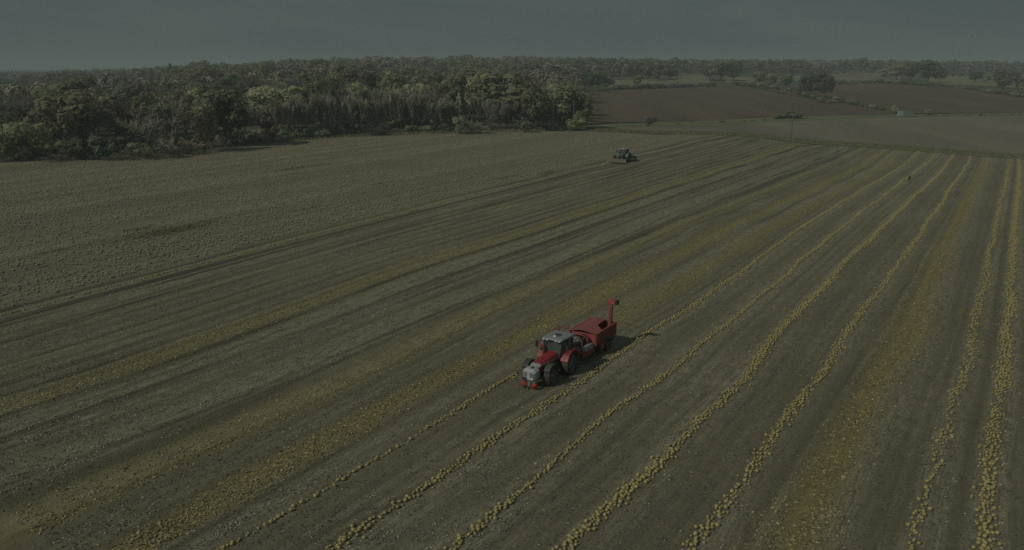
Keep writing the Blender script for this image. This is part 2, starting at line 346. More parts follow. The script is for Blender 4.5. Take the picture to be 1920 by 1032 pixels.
TRK = [(UC['L1'] - 1.6, .7, .9), (UC['L1'] + 1.5, .7, .75), (UC['TA'], .3, .9), (UC['TB'], .3, .9), (UC['L2'] + 1.9, .4, .8), (UC['L2'] - 2.1, .4, .7),
       (UC['L2'] - 4.0, .35, .55), (-66.8, .55, .5), (-70.7, .5, .5), (-63.2, .4, .5), (UC['TA'] - 3.2, .4, .45), (UC['TA'] - 5.0, .35, .4), (UC['L3'] + 2.0, .3, .55), (UC['L3'] - 1.9, .3, .5),
       (UC['L4'] + 2.1, .3, .5), (UC['L4'] - 2.0, .25, .35), (UC['R1'] - 1.4, .3, .35), (UC['R1'] + 1.7, .3, .3), (UC['R2'] + 1.7, .25, .28), (UC['R3'] + 1.9, .25, .3), (UC['R4'] + 2.1, .25, .55),
       (UC['R4'] + 3.0, .2, .2), (UC['Y5'] + 2.0, .3, .3), (UC['R6'] - 1.9, .25, .2), (UC['R6'] + 1.5, .3, .25)]
def track_of(U, v):
    w = 0.12 * vnoise(U * 0, v, 1, 14, 11); t = 0
    for c, s, a in TRK: t = t + a * gs(U - c - w, s)
    t = t + np.clip(prof(U) - .15, 0, 1) * np.where(U < UC['L1'] - 2, .12, np.where(U < UC['L4'] + 3, .85, .34))
    return np.clip(t * (0.8 + 0.35 * vnoise(U, v, 0.7, 11, 12)), 0, 1)
def litter_of(U, v):
    l = 0.46 + 0.45 * prof(U + 31, PR2) + .5 * prof(U + 77) + 0.18 * vnoise(U, v, 3, 12, 21)
    for c, s, a in [(-74, 1.4, .3), (-68.6, 1.3, .45), (-61.5, 1.4, .3), (UC['L2'] + 3.6, 1.2, .5), (UC['TA'] - 2, 1.1, .6), (0.5 * (UC['TA'] + UC['TB']), .4, .7), (UC['L3'] - 3, .8, .2)]:
        l = l + a * gs(U - c, s)
    return np.clip(l * np.where(U < UC['L1'] - 1, 0.85, 1.0), 0.05, 1)
WEEDS = [(300, 437, 3.2, 14), (260, 430, 1.6, 5), (560, 316, 2.0, 16), (585, 392, .8, 6), (340, 430, 2.0, 8), (960, 333, 1.0, 7), (1040, 325, 1.2, 5), (300, 480, .8, 5), (1035, 323, 1.0, 5), (1195, 316, 1.4, 7), (100, 470, .7, 4), (720, 345, .8, 8)]
WUV = [(*uv_of(hit(a, b)), s * .6, l * .6) for a, b, s, l in WEEDS]
def weed_of(U, v):
    w = 0
    for a, b, s, l in WUV: w = w + gs(np.hypot((U - a) / s, (v - b) / l), 1.0)
    return np.clip(w * (0.7 + 0.5 * vnoise(U, v, 1.1, 3, 31)), 0, 1)

def relief(U, v):
    w = 0.12 * vnoise(U * 0, v, 1, 14, 11); t = 0
    for c, s, a in TRK: t = t + a * gs(U - c - w, max(s, .35))
    return -0.07 * np.clip(t, 0, 1) + 0.04 * prof(U, PR2)
# field sheet
Us = np.concatenate([np.arange(-330, -95, 3.0), np.arange(-95, 8, 0.25), np.arange(8, 75, 3.0)])
T = np.concatenate([np.linspace(0, 1, 190) ** 1.35])
UU, TT = np.meshgrid(Us, T, indexing='ij'); V0 = -60.0
VV = V0 + TT * (v_end(UU) - V0)
uu = u_of(UU, VV); XY = xy(uu, VV); ZZ = Z(XY[..., 0], XY[..., 1])
tr = track_of(UU, VV)
ZZ = ZZ + relief(UU, VV)
nu, nt = UU.shape; idx = np.arange(nu * nt).reshape(nu, nt)
Fq = np.stack([idx[:-1, :-1], idx[1:, :-1], idx[1:, 1:], idx[:-1, 1:]], -1).reshape(-1, 4)
me = mesh_n('pumpkin_field', np.concatenate([XY, ZZ[..., None]], -1).reshape(-1, 3), Fq, smooth=True)
uvl = me.uv_layers.new(name='rows'); vi = Fq.ravel()
uvl.data.foreach_set('uv', np.stack([UU.ravel()[vi], VV.ravel()[vi]], -1).astype(np.float32).ravel())
for nm, fn in (('pulp', pulp_of), ('track', track_of), ('litter', litter_of), ('weed', weed_of)): set_attr(me, nm, fn(UU, VV).ravel())
tag(new_obj('pumpkin_field', me, M_FIELD), kind='structure')

# base ground to the horizon (lies a little under the fields)
az = np.radians(np.concatenate([np.arange(-180, -48, 6.0), np.arange(-48, 48, 0.8), np.arange(48, 180, 6.0)]))
rad = np.concatenate([[1.0], np.geomspace(12, 1200, 120), np.geomspace(1260, 7000, 30)])
AZ, RA = np.meshgrid(az, rad, indexing='ij'); gx, gy = RA * np.sin(AZ), RA * np.cos(AZ)
gz = Z(gx, gy) - 0.45; gz = np.where(RA > 4500, np.minimum(gz, 20), gz)
na, nr = AZ.shape; idx = np.arange(na * nr).reshape(na, nr); idn = np.roll(idx, -1, 0)
Fq = np.stack([idx[:, :-1], idx[:, 1:], idn[:, 1:], idn[:, :-1]], -1).reshape(-1, 4)
tag(new_obj('ground', mesh_n('ground', np.stack([gx, gy, gz], -1).reshape(-1, 3), Fq, smooth=True), M_GROUND), kind='structure')

def patch(name, bottom, top, mat, dz=0.0, n=60, k=14, kind='structure'):
    """a field between its near edge and its far edge"""
    def rs_(pts):
        P = np.array([hit(*p)[:2] for p in pts]); s = np.linspace(0, 1, len(P)); q = np.linspace(0, 1, n)
        px = np.array(pts)[:, 0].astype(float); s = (px - px[0]) / (px[-1] - px[0])
        return np.stack([np.interp(q, s, P[:, 0]), np.interp(q, s, P[:, 1])], -1)
    a, b = rs_(bottom), rs_(top); t = np.linspace(0, 1, k)[:, None, None]
    P = a[None] * (1 - t) + b[None] * t; z = Z(P[..., 0], P[..., 1]) + dz
    ix = np.arange(k * n).reshape(k, n); Fq = np.stack([ix[:-1, :-1], ix[:-1, 1:], ix[1:, 1:], ix[1:, :-1]], -1).reshape(-1, 4)
    return tag(new_obj(name, mesh_n(name, np.concatenate([P, z[..., None]], -1).reshape(-1, 3), Fq, smooth=True), mat), kind=kind)
patch('grass_strip', [(-60, 305), (150, 300), (300, 291), (420, 279), (520, 269), (640, 259), (800, 252), (1000, 246), (1100, 245)],
      [(-60, 299), (150, 293), (300, 284), (420, 272), (520, 263), (640, 253), (800, 247), (1000, 242), (1100, 241)], M_VERGE, 0.06, 70, 5)
patch('grass_verge', [(1098, 246), (1240, 253), (1480, 266), (1620, 276), (1760, 287), (1990, 304)],
      [(1098, 240), (1240, 247), (1480, 258), (1620, 268), (1760, 277), (1990, 293)], M_VERGE, 0.10, 70, 6)
patch('stubble_field', [(1110, 241), (1240, 247), (1480, 259), (1620, 269), (1760, 278), (1990, 294)],
      [(1110, 239), (1240, 238), (1400, 231), (1560, 223), (1700, 219), (1990, 217)], M_STUBBLE, -0.02, 70, 20)
patch('field_margin', [(1100, 240), (1240, 238.5), (1400, 231.5), (1560, 223.5), (1700, 219.5), (1990, 217.5)],
      [(1100, 236), (1240, 229), (1400, 222), (1560, 217), (1700, 215), (1990, 213)], M_VERGE, 0.05, 60, 5)
patch('ploughed_field', [(1085, 234), (1200, 229), (1400, 221), (1560, 216.5), (1690, 214.5)],
      [(1085, 172), (1200, 166), (1300, 163), (1400, 166), (1690, 212)], M_PLOUGH, 0.0, 60, 24)
patch('ploughed_field', [(1430, 167), (1520, 185), (1600, 200), (1700, 213), (1990, 213)],
      [(1430, 160), (1560, 156), (1640, 155), (1760, 160), (1990, 182)], M_PLOUGH, -0.03, 60, 20)
patch('far_field', [(1140, 160), (1330, 157)], [(1140, 145), (1330, 141)], M_CROP, 0.0, 20, 6)
patch('far_field', [(1360, 155), (1500, 152)], [(1360, 144), (1500, 142)], M_CROP, 0.0, 20, 6)
patch('far_field', [(1560, 152), (1690, 152)], [(1560, 135), (1690, 134)], M_STUBBLE, 0.0, 20, 6)
patch('far_field', [(1740, 157), (1920, 166)], [(1740, 138), (1940, 143)], M_CROP, 0.0, 20, 6)

# ------------------------------------------------------------------ small stuff lying on the field
def in_view(P, pad=30):
    px, py, d = project(P); return (px > -pad) & (px < 1920 + pad) & (py < 1032 + pad) & (d > 5)
def scatter(n, vmin, vmax, umin, umax, dens, power, r):
    """row coordinates with density falling off along v"""
    q = r.random(n); v = (vmin ** (1 - power) + q * (vmax ** (1 - power) - vmin ** (1 - power))) ** (1 / (1 - power))
    U = r.uniform(umin, umax, n); k = r.random(n) < dens(U, v); return U[k], v[k]
def ground_pts(U, v, dz=0.0):
    u = u_of(U, v); P = xy(u, v); z = Z(P[:, 0], P[:, 1]) + relief(U, v)
    return np.concatenate([P, (z + dz)[:, None]], -1)
SHV = np.array([(-.5, -.35, 0), (.5, -.4, .12), (.45, .4, 0), (-.5, .35, .22)], float); SHF = np.array([(0, 1, 2, 3)])
r = np.random.default_rng(11)
def shards(name, n, vmin, vmax, umin, umax, dens, power, smin, smax, mat, flat=1.0):
    U, v = scatter(n, vmin, vmax, umin, umax, dens, power, r); P = ground_pts(U, v, 0.025); k = in_view(P); P = P[k]; v = v[k]
    s = r.uniform(smin, smax, len(P)) * (1 + 0.25 * (r.random(len(P)) ** 6)); S3 = np.stack([s, s * r.uniform(.4, 1, len(P)), s * flat], -1)
    V, Fc = replicate(SHV, SHF, P, S3, r.uniform(0, 6.28, len(P)), r.normal(0, .5, len(P)))
    return tag(new_obj(name, mesh_n(name, V, Fc), mat), kind='stuff')
shards('crushed_pumpkin_flesh', 230000, 18, 190, -62, -2, lambda U, v: np.clip(pulp_of(U, v) - .05, 0, 1) ** 1.1 * (0.55 + 0.45 * (vnoise(U, v, .5, 1.2, 51) > -.3)), 1.1, .05, .17, M_SHARD, 1.3)
shards('dry_vine_litter', 280000, 18, 210, -112, 8, lambda U, v: litter_of(U, v) * (1 - .75 * track_of(U, v)) * np.clip(.45 + .7 * vnoise(U, v, .9, 1.6, 52), 0.04, 1), 1.25, .03, .125, M_LITTER, 1.4)
shards('soil_clods', 100000, 18, 160, -100, 8, lambda U, v: np.clip(.5 + .4 * vnoise(U, v, .8, 2.0, 53), .1, 1), 1.3, .04, .13, M_CLOD, 1.3)

# weeds in the uncut part
BLV = np.array([(-.5, 0, 0), (.5, 0, 0), (.1, .25, 1.0), (-.1, .25, 1.0)], float)
U = np.concatenate([r.normal(a, s * .75, int(60 * s * l)) for a, b, s, l in WUV]); v = np.concatenate([r.normal(b, l * .6, int(60 * s * l)) for a, b, s, l in WUV])
P = ground_pts(U, v); n = len(P)
V, Fc = replicate(BLV, SHF, P, np.stack([r.uniform(.06, .18, n), r.uniform(.2, .5, n), r.uniform(.08, .25, n)], -1), r.uniform(0, 6.28, n))
tag(new_obj('weeds', mesh_n('weeds', V, Fc), M_WEED), kind='stuff')
# grass blades on the strips round the field
def blades(name, line, n, half, hmin, hmax, mat):
    q = np.array([hit(*p)[:2] for p in line]); L = np.concatenate([[0], np.cumsum(np.hypot(*np.diff(q, axis=0).T))])
    s = r.uniform(0, L[-1], n); P = np.stack([np.interp(s, L, q[:, 0]), np.interp(s, L, q[:, 1])], -1) + np.stack([r.normal(0, half * .3, n), r.normal(0, half, n)], -1)
    P = np.concatenate([P, (Z(P[:, 0], P[:, 1]) + .02)[:, None]], -1)
    V, Fc = replicate(BLV, SHF, P, np.stack([r.uniform(.15, .5, n), r.uniform(.2, .5, n), r.uniform(hmin, hmax, n)], -1), r.uniform(0, 6.28, n))
    return tag(new_obj(name, mesh_n(name, V, Fc), mat), kind='stuff')
blades('long_grass', [(1098, 243), (1240, 250), (1480, 262), (1620, 272), (1760, 282), (1950, 296)], 14000, 3.0, .2, .6, M_WEED)
blades('long_grass', [(-20, 302), (150, 296), (300, 287), (420, 275), (520, 266), (640, 256), (800, 249), (1000, 243), (1100, 242)], 12000, 1.6, .2, .7, M_WEED)

# ------------------------------------------------------------------ pumpkins
def pumpkin_mesh(name, ns, nr, ribs, stem=True):
    V = [(0, 0, 0.0)]; 
    for j in range(1, nr):
        a = math.pi * j / nr; z = .5 - .5 * math.cos(a)
        for i in range(ns):
            b = 2 * math.pi * i / ns; rr = .5 * math.sin(a) ** .85 * (1 + (.07 * math.cos(ribs * b) if ribs else 0))
            V.append((rr * math.cos(b), rr * math.sin(b), z * .82))
    V.append((0, 0, .78)); top = len(V) - 1; faces = []; mi = []
    for i in range(ns): faces.append((0, 1 + (i + 1) % ns, 1 + i))
    for j in range(nr - 2):
        for i in range(ns):
            a = 1 + j * ns; faces.append((a + i, a + (i + 1) % ns, a + ns + (i + 1) % ns, a + ns + i))
    a = 1 + (nr - 2) * ns
    for i in range(ns): faces.append((a + i, a + (i + 1) % ns, top))
    mi = [0] * len(faces)
    if stem:
        b = len(V)
        for z, w, dx in ((.74, .07, 0), (.92, .045, .05)):
            for i in range(4): V.append((dx + w * math.cos(i * math.pi / 2), w * math.sin(i * math.pi / 2), z))
        for i in range(4): faces.append((b + i, b + (i + 1) % 4, b + 4 + (i + 1) % 4, b + 4 + i))
        faces.append((b + 4, b + 5, b + 6, b + 7)); mi += [1] * 5
    me = bpy.data.meshes.new(name); me.from_pydata(V, [], faces); me.polygons.foreach_set('material_index', mi); me.polygons.foreach_set('use_smooth', [True] * len(faces)); me.update()
    return me
def ico():
    g = (1 + 5 ** .5) / 2; V = np.array([(-1, g, 0), (1, g, 0), (-1, -g, 0), (1, -g, 0), (0, -1, g), (0, 1, g), (0, -1, -g), (0, 1, -g), (g, 0, -1), (g, 0, 1), (-g, 0, -1), (-g, 0, 1)], float)
    V /= np.linalg.norm(V[0]); V = V * .5 + (0, 0, .5); V[:, 2] *= .82
    return V, np.array([(0, 11, 5), (0, 5, 1), (0, 1, 7), (0, 7, 10), (0, 10, 11), (1, 5, 9), (5, 11, 4), (11, 10, 2), (10, 7, 6), (7, 1, 8), (3, 9, 4), (3, 4, 2), (3, 2, 6), (3, 6, 8), (3, 8, 9), (4, 9, 5), (2, 4, 11), (6, 2, 10), (8, 6, 7), (9, 8, 1)])
OCV = np.array([(0, 0, 0), (.5, 0, .42), (0, .5, .42), (-.5, 0, .42), (0, -.5, .42), (0, 0, .82)], float)
OCF = np.array([(0, 2, 1), (0, 3, 2), (0, 4, 3), (0, 1, 4), (5, 1, 2), (5, 2, 3), (5, 3, 4), (5, 4, 1)])
PV = [pumpkin_mesh('pumpkin', 12, 7, 6), pumpkin_mesh('pumpkin', 12, 6, 4), pumpkin_mesh('pumpkin', 10, 7, 5)]
for m in PV: m.materials.append(M_PUMP); m.materials.append(M_STEM)

rp = np.random.default_rng(23)
# line, from, to, pumpkins per metre, half width, gap share, clumping
ROWS = [('R0', 14, 51.3, 4.2, .14, 0, .16), ('R1', 14, 322, 7.6, .17, .0, .10), ('R2', 14, 322, 7.0, .15, .0, .12), ('R3', 14, 322, 10.0, .25, .0, .13),
        ('R4', 14, 322, 7.6, .24, .0, .18), ('R6', 14, 322, 5.8, .34, .0, .24), ('R7', 14, 325, 10.5, .33, .0, .12), ('L1', 24, 176, 3.2, .12, .0, .12)]
DESC = {'R0': 'single file row ahead of the red tractor', 'R1': 'first row right of the red tractor', 'R2': 'second row right of the red tractor',
        'R3': 'third row right of the red tractor', 'R4': 'row left of the yellow strip', 'R6': 'loose row right of the yellow strip', 'R7': 'dense row at the right edge', 'L1': 'thin row'}
def nth(n): return str(n) + ('th' if 10 <= n % 100 <= 20 else {1: 'st', 2: 'nd', 3: 'rd'}.get(n % 10, 'th'))
def rank_word(n): return 'lowest' if n == 1 else nth(n) + ' lowest'
allp = []
for k, a, b, dens, hw, gap, cl in ROWS:
    s_ = np.arange(a, b, .02); nz = vnoise(s_ * 0 + 3, s_, 1, 2.2, 60 + len(k) + ord(k[-1])); nz2 = vnoise(s_ * 0 + 9, s_, 1, 5.5, 80 + ord(k[-1])); wand = vnoise(s_ * 0 + 15, s_, 1, 11, 90 + ord(k[-1]))
    d = dens * np.clip(1 + cl * 1.1 * nz + cl * .8 * nz2, .12, 2.2)
    if gap: d = np.where(nz2 < -1.9 + 6 * gap, d * (.25 if gap < .1 else .04), d)
    pts = []; cells = {}; acc = 0.0
    for sv, dd, w, c in zip(s_, d, wand, nz):
        acc += dd * .02 * rp.uniform(.3, 1.7)
        if acc >= 1:
            acc -= rp.uniform(.75, 1.25)
            for tr_ in range(10):
                hw_ = hw * (1 + .45 * c * cl * 2) + .03 * tr_; o = rp.normal(0, max(.08, hw_) * .62); D = rp.uniform(.17, .265) * (1 if rp.random() > .08 else .8)
                U, v = o + .14 * w, sv
                near = [q for ci in (int(v) - 1, int(v), int(v) + 1) for q in cells.get(ci, ())]
                ov = [q for q in near if (q[0] - U) ** 2 + (q[1] - v) ** 2 < (.46 * (q[2] + D)) ** 2]
                if not ov: z = 0; break
            else: z = .16 if hw > .3 and rp.random() < .55 else None
            if z is None: continue
            cells.setdefault(int(v), []).append((U, v, D)); pts.append((U + UC[k], v, D, z))
            if rp.random() < .02 * cl * 2: pts.append((U + UC[k] + rp.normal(0, .7), v, D, 0))
    for q in pts: allp.append((*q, k))
PA = np.array([q[:4] for q in allp]); PK = np.array([q[4] for q in allp])
PP = ground_pts(PA[:, 0], PA[:, 1], -.015); PP[:, 2] += PA[:, 3]
kv = in_view(PP, 15); PA, PK, PP = PA[kv], PK[kv], PP[kv]
px, py, d = project(PP); size = PA[:, 2] * F / d * ((px > 0) & (px < 1920) & (py < 1030) & (PA[:, 3] == 0))
order = np.argsort(-size); big = order[:300]; rest = order[300:]
big = big[np.argsort(-py[big])]; seen_ = {}
for i in big:
    seen_[PK[i]] = seen_.get(PK[i], 0) + 1
    o = bpy.data.objects.new('pumpkin', PV[rp.integers(3)]); COL.objects.link(o); D = PA[i, 2]
    o.location = PP[i]; o.scale = (D, D * rp.uniform(.9, 1.05), D * rp.uniform(.92, 1.08)); o.rotation_euler = (rp.normal(0, .45), rp.normal(0, .45), rp.uniform(0, 6.28))
    o.location.z += .02
    tag(o, 'yellow pumpkin, ' + rank_word(seen_[PK[i]]) + ' of the ' + DESC[PK[i]], 'pumpkin', 'pumpkins in the ' + DESC[PK[i]])
IV, IF = ico()
V1, F1 = replicate(IV, IF, PP[rest], PA[rest, 2], rp.uniform(0, 6.28, len(rest)), rp.normal(0, .4, len(rest)))
tag(new_obj('pumpkin_rows', mesh_n('pumpkin_rows', V1, F1, smooth=True), M_PUMPM), kind='stuff')

# the uncut left side: pumpkins still lying where they grew
n = 150000; U = rp.uniform(-330, UC['L1'] - 2.3, n); v = rp.uniform(5, 300, n)
k = (v < v_end(u_of(U, v)) - 7 - 4 * rp.random(n)); U, v = U[k], v[k]
U = np.round(U / 1.4) * 1.4 + rp.normal(0, .34, len(U))
k = (U < UC['L1'] - 2.3) & (rp.random(len(U)) < np.clip(.78 + .25 * vnoise(U, v, 7, 12, 71) + .2 * vnoise(U, v, 2, 3, 72) - 1.0 * weed_of(U, v), .03, 1)); U, v = U[k], v[k]
P = ground_pts(U, v, -.01); kk = in_view(P, 8); P = P[kk]; px, py, d = project(P)
D = rp.uniform(.19, .295, len(P)); nearm = d < 125
Va, Fa = replicate(IV, IF, P[nearm], D[nearm], rp.uniform(0, 6.28, nearm.sum())); Vb, Fb = replicate(OCV, OCF, P[~nearm], D[~nearm] * 1.08, rp.uniform(0, 6.28, (~nearm).sum()))
print('field pumpkins', len(P), nearm.sum(), 'rows', len(PA))
tag(new_obj('uncut_pumpkins', mesh_n('uncut_pumpkins', np.concatenate([Va, Vb]), np.concatenate([Fa, Fb + len(Va)]), smooth=True), M_PUMPF), kind='stuff')

# ------------------------------------------------------------------ trees
rt_ = np.random.default_rng(5)
def unit(n, r): q = r.normal(size=(n, 3)); return q / np.linalg.norm(q, axis=1, keepdims=True)
def leaf_quads(P, N, size, r):
    a = np.cross(N, unit(len(N), r)); a /= np.linalg.norm(a, axis=1, keepdims=True) + 1e-9; b = np.cross(N, a)
    s = size * r.uniform(.55, 1.35, len(P)); a = a * s[:, None]; b = b * (s * r.uniform(.6, 1, len(P)))[:, None]
    V = np.stack([P - a - b, P + a - b * .8, P + a * .8 + b, P - a + b * .7], 1).reshape(-1, 3)
    return V, np.arange(len(V)).reshape(-1, 4)
def crown(n, size, r, bottom=.22, w=.36, puffs=24, top_bias=1.0, taper=0.0):
    """leaf clumps of a crown 1 m tall; rest of the shape from unit scale"""
    c = unit(puffs, r); rr = r.uniform(.30, .95, puffs) ** .6
    cz = (1 + bottom) / 2; hz = (1 - bottom) / 2
    C = np.stack([c[:, 0] * w * rr * .72, c[:, 1] * w * rr * .72, cz + c[:, 2] * hz * rr * .72], -1)
    C[:, :2] *= (1 - taper * ((C[:, 2] - cz) / hz))[:, None]
    R = r.uniform(.28, .48, puffs) * w * (1.1 - .3 * rr); pw = R ** 2; pw /= pw.sum()
    i = r.choice(puffs, n, p=pw); dr = unit(n, r); dr[:, 2] += .25; dr /= np.linalg.norm(dr, axis=1, keepdims=True)
    rad = np.where(r.random(n) < .72, r.uniform(.82, 1.12, n), r.uniform(.3, .9, n))
    P = C[i] + dr * (R[i] * rad)[:, None] * (1, 1, .9)
    N = dr + unit(n, r) * .30; N /= np.linalg.norm(N, axis=1, keepdims=True)
    return leaf_quads(P, N, size, r), C
def tube(path, rad, ns=5):
    path = np.asarray(path, float); V = []
    for i, p in enumerate(path):
        t = path[min(i + 1, len(path) - 1)] - path[max(i - 1, 0)]; t = t / (np.linalg.norm(t) + 1e-9)
        a = np.cross(t, (0.3, 1, .1)); a /= np.linalg.norm(a) + 1e-9; b = np.cross(t, a)
        for k in range(ns): q = 2 * math.pi * k / ns; V.append(p + (a * math.cos(q) + b * math.sin(q)) * rad[i])
    Fq = [(i * ns + k, i * ns + (k + 1) % ns, (i + 1) * ns + (k + 1) % ns, (i + 1) * ns + k) for i in range(len(path) - 1) for k in range(ns)]
    return np.array(V), np.array(Fq)
def join(parts):
    V = []; Fc = []; o = 0
    for v, f_ in parts: V.append(v); Fc.append(np.asarray(f_) + o); o += len(v)
    return np.concatenate(V), np.concatenate(Fc)
def limbs(r, C, hfork=.2, rad=.02, n=9):
    parts = [tube([(0, 0, -.03), (.004, .003, hfork * .6), (0.0, .006, hfork), (.006, 0, .62)], [rad * 1.35, rad, rad * .85, rad * .3], 6)]
    for c in C[:n]:
        z0 = r.uniform(hfork * .8, .5); a = np.array([0, 0, z0]); m = a * .45 + c * .55 + (0, 0, -.02)
        parts.append(tube([a, m, c], [rad * .55, rad * .35, rad * .1], 4))
    return join(parts)
def bare(r, n_main=5, fork=.16, rad=.016, spread=.5, levels=3, twigs=2600, upright=.9, tw=.0022):
    """a leafless tree 1 m tall: (trunk and limbs), (fine twigs)"""
    segs = []; tips = []
    def grow(p, d, L, rd, lv):
        q = p + d * L * .5 + r.normal(0, .03 * L, 3); e = q + (d + r.normal(0, .12, 3)) * L * .5
        segs.append(tube([p, q, e], [rd, rd * .8, rd * .55], 4 if lv else 5)); tips.append((p, q, e, lv))
        if lv >= levels: return
        for _ in range(3 if lv else n_main):
            dd = d * upright + r.normal(0, spread, 3) * (1, 1, .45); dd[2] = abs(dd[2]) * .9 + .15; dd /= np.linalg.norm(dd)
            st = p + (e - p) * r.uniform(.55, 1.0); grow(st, dd, L * r.uniform(.52, .72) if lv else r.uniform(.24, .36), rd * .5, lv + 1)
    grow(np.array([0, 0, -.02]), np.array([0, 0, 1.0]), fork * 2, rad, 0)
    tp = [t_ for t_ in tips if t_[3] >= 1]; i = r.integers(0, len(tp), twigs); P = np.array([tp[j][0] + (tp[j][2] - tp[j][0]) * r.uniform(.2, 1.05) for j in i])
    D = np.array([tp[j][2] - tp[j][0] for j in i]); D /= np.linalg.norm(D, axis=1, keepdims=True) + 1e-9
    D = D * .7 + unit(twigs, r) * .8; D[:, 2] += .3; D /= np.linalg.norm(D, axis=1, keepdims=True); L = r.uniform(.03, .085, twigs)[:, None]
    s = np.cross(D, unit(twigs, r)); s /= np.linalg.norm(s, axis=1, keepdims=True) + 1e-9; s = s * tw
    Vt = np.stack([P - s, P + s, P + D * L + s * .4, P + D * L - s * .4], 1).reshape(-1, 3)
    v, f_ = join(segs); top = max(v[:, 2].max(), Vt[:, 2].max()); return (v / top, f_), (Vt / top, np.arange(len(Vt)).reshape(-1, 4))

KIND = {}
def add_kind(key, trunk, cr, mat, bark): KIND.setdefault(key, []).append((mesh_n('trunk', *trunk, smooth=True), mesh_n('crown', *cr), mat, bark))
for s in range(3):
    r_ = np.random.default_rng(100 + s); q, C = crown(2800, .021, r_, .06, .42, 26); add_kind('broad', limbs(r_, C, .2, .022), q, 'olive', M_BARK)
    r_ = np.random.default_rng(130 + s); q, C = crown(2400, .021, r_, .05, .33, 22, taper=.25); add_kind('tall', limbs(r_, C, .15, .018), q, 'olive', M_BARK)
    r_ = np.random.default_rng(160 + s); q, C = crown(1500, .034, r_, -.05, .52, 15); add_kind('bush', limbs(r_, C, .1, .015, 6), q, 'olive', M_BARK)
    r_ = np.random.default_rng(190 + s); a, b = bare(r_, 6, .10, .014, .55, 3, 3200, .8); add_kind('bare', a, b, 'twiglow', M_BARK)
    r_ = np.random.default_rng(220 + s); a, b = bare(r_, 5, .22, .008, .22, 2, 3000, 1.2, .0027); add_kind('pole', a, b, 'twig', M_BARK)
    r_ = np.random.default_rng(250 + s); a, b = bare(r_, 9, .04, .014, .75, 3, 3200, .6, .003); add_kind('scrub', a, b, 'twigbrown', M_BARK)
r_ = np.random.default_rng(300); a, b = bare(r_, 9, .05, .022, .62, 3, 2600, .75, .0026); add_kind('fan', a, b, 'twiglow', M_BARKP)

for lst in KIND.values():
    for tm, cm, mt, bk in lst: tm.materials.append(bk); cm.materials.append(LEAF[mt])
NAME = {'broad': 'broadleaf_tree', 'tall': 'broadleaf_tree', 'bush': 'bush', 'bare': 'bare_tree', 'pole': 'bare_tree', 'scrub': 'thorn_bush', 'fan': 'bare_tree'}
tree_count = 0
def tree(kind, x, y, h, width, mat=None, label=None, group=None, cat=None, dz=-.5, parts=True):
    """width: crown width over height relative to the prototype"""
    global tree_count
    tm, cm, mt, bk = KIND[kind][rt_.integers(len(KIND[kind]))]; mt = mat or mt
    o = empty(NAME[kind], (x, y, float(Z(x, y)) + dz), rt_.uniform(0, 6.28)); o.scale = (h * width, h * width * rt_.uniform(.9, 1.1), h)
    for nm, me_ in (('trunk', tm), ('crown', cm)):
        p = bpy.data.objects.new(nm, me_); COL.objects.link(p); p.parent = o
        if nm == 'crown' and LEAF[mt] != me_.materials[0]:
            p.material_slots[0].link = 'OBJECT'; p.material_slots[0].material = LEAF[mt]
    tag(o, label, cat or ('bush' if kind in ('bush', 'scrub') else 'tree'), group); tree_count += kind not in ('bush', 'scrub'); return o
def tree_px(kind, px, base, top, wid, mat=None, label=None, group=None, nudge=0.0, **kw):
    """a tree seen from (px, base) up to top, wid pixels wide"""
    P = hit(px, base); k = (np.hypot(*P[:2]) + nudge) / np.hypot(*P[:2]); x, y = P[0] * k, P[1] * k
    d = (np.array([x, y, Z(x, y)]) - (0, 0, H)) @ FWV; h = (base - top) / F * d * 1.02 + nudge * .04
    proto = {'broad': .78, 'tall': .66, 'bush': 1.0, 'bare': .75, 'pole': .42, 'scrub': 1.0, 'fan': .85}[kind]
    return tree(kind, x, y, h, wid / max(6.0, base - top) / proto, mat, label, group, **kw)

# --- trees and bushes that stand out along the wood edge
tree_px('bush', 55, 303, 216, 95, 'olive', 'broad olive bush-like tree at the left end of the wood edge', nudge=3)
tree_px('bush', 145, 301, 250, 62, 'yellow', 'rounded yellowish shrub at the wood edge near the left side', cat='bush', nudge=1)
tree_px('bush', 195, 300, 246, 55, 'dark', 'dark green shrub right of the yellowish one at the wood edge', nudge=1)
tree_px('broad', 120, 290, 190, 95, 'russet', 'brownish half bare tree behind the yellowish shrub', nudge=8, cat='tree')
tree_px('bare', 165, 291, 188, 85, 'twiglow', 'bare grey tree with thin upright limbs behind the dark green shrub', nudge=9)
tree_px('bare', 245, 291, 186, 75, 'twigbrown', 'bare brown tree left of the fan shaped pale limbed one', nudge=8)
tree_px('fan', 318, 291, 172, 110, 'twiglow', 'leafless tree with pale limbs spread like a fan at the wood edge', nudge=2)
tree_px('broad', 385, 286, 186, 68, 'russet', 'dense russet tree between the pale limbed tree and the dark oak', nudge=1)
tree_px('broad', 425, 280, 163, 112, 'dark', 'big dark green oak, darkest tree of the left wood', nudge=7)
tree_px('broad', 405, 270, 165, 70, 'olive', 'olive crown just behind the dark green oak', nudge=16)
tree_px('tall', 505, 274, 206, 44, 'twigbrown', 'small pear shaped brownish tree right of the dark oak', nudge=1)
tree_px('broad', 216, 270, 146, 62, 'silver', 'tall silvery pale willow standing above the left wood edge', nudge=24)
tree_px('bush', 5, 306, 232, 62, 'dark', 'dark bush cut by the left edge of the photo', nudge=2)
tree_px('bush', 262, 296, 262, 48, 'dark', 'low dark shrub under the brown trees left of the pale limbed one', nudge=2)
tree_px('scrub', 300, 296, 268, 46, 'twigbrown', 'low brown thorn bush at the foot of the pale limbed tree', nudge=0)
tree_px('scrub', 352, 290, 258, 50, 'twigbrown', 'brown thorn bush between the pale limbed tree and the russet tree', nudge=1)
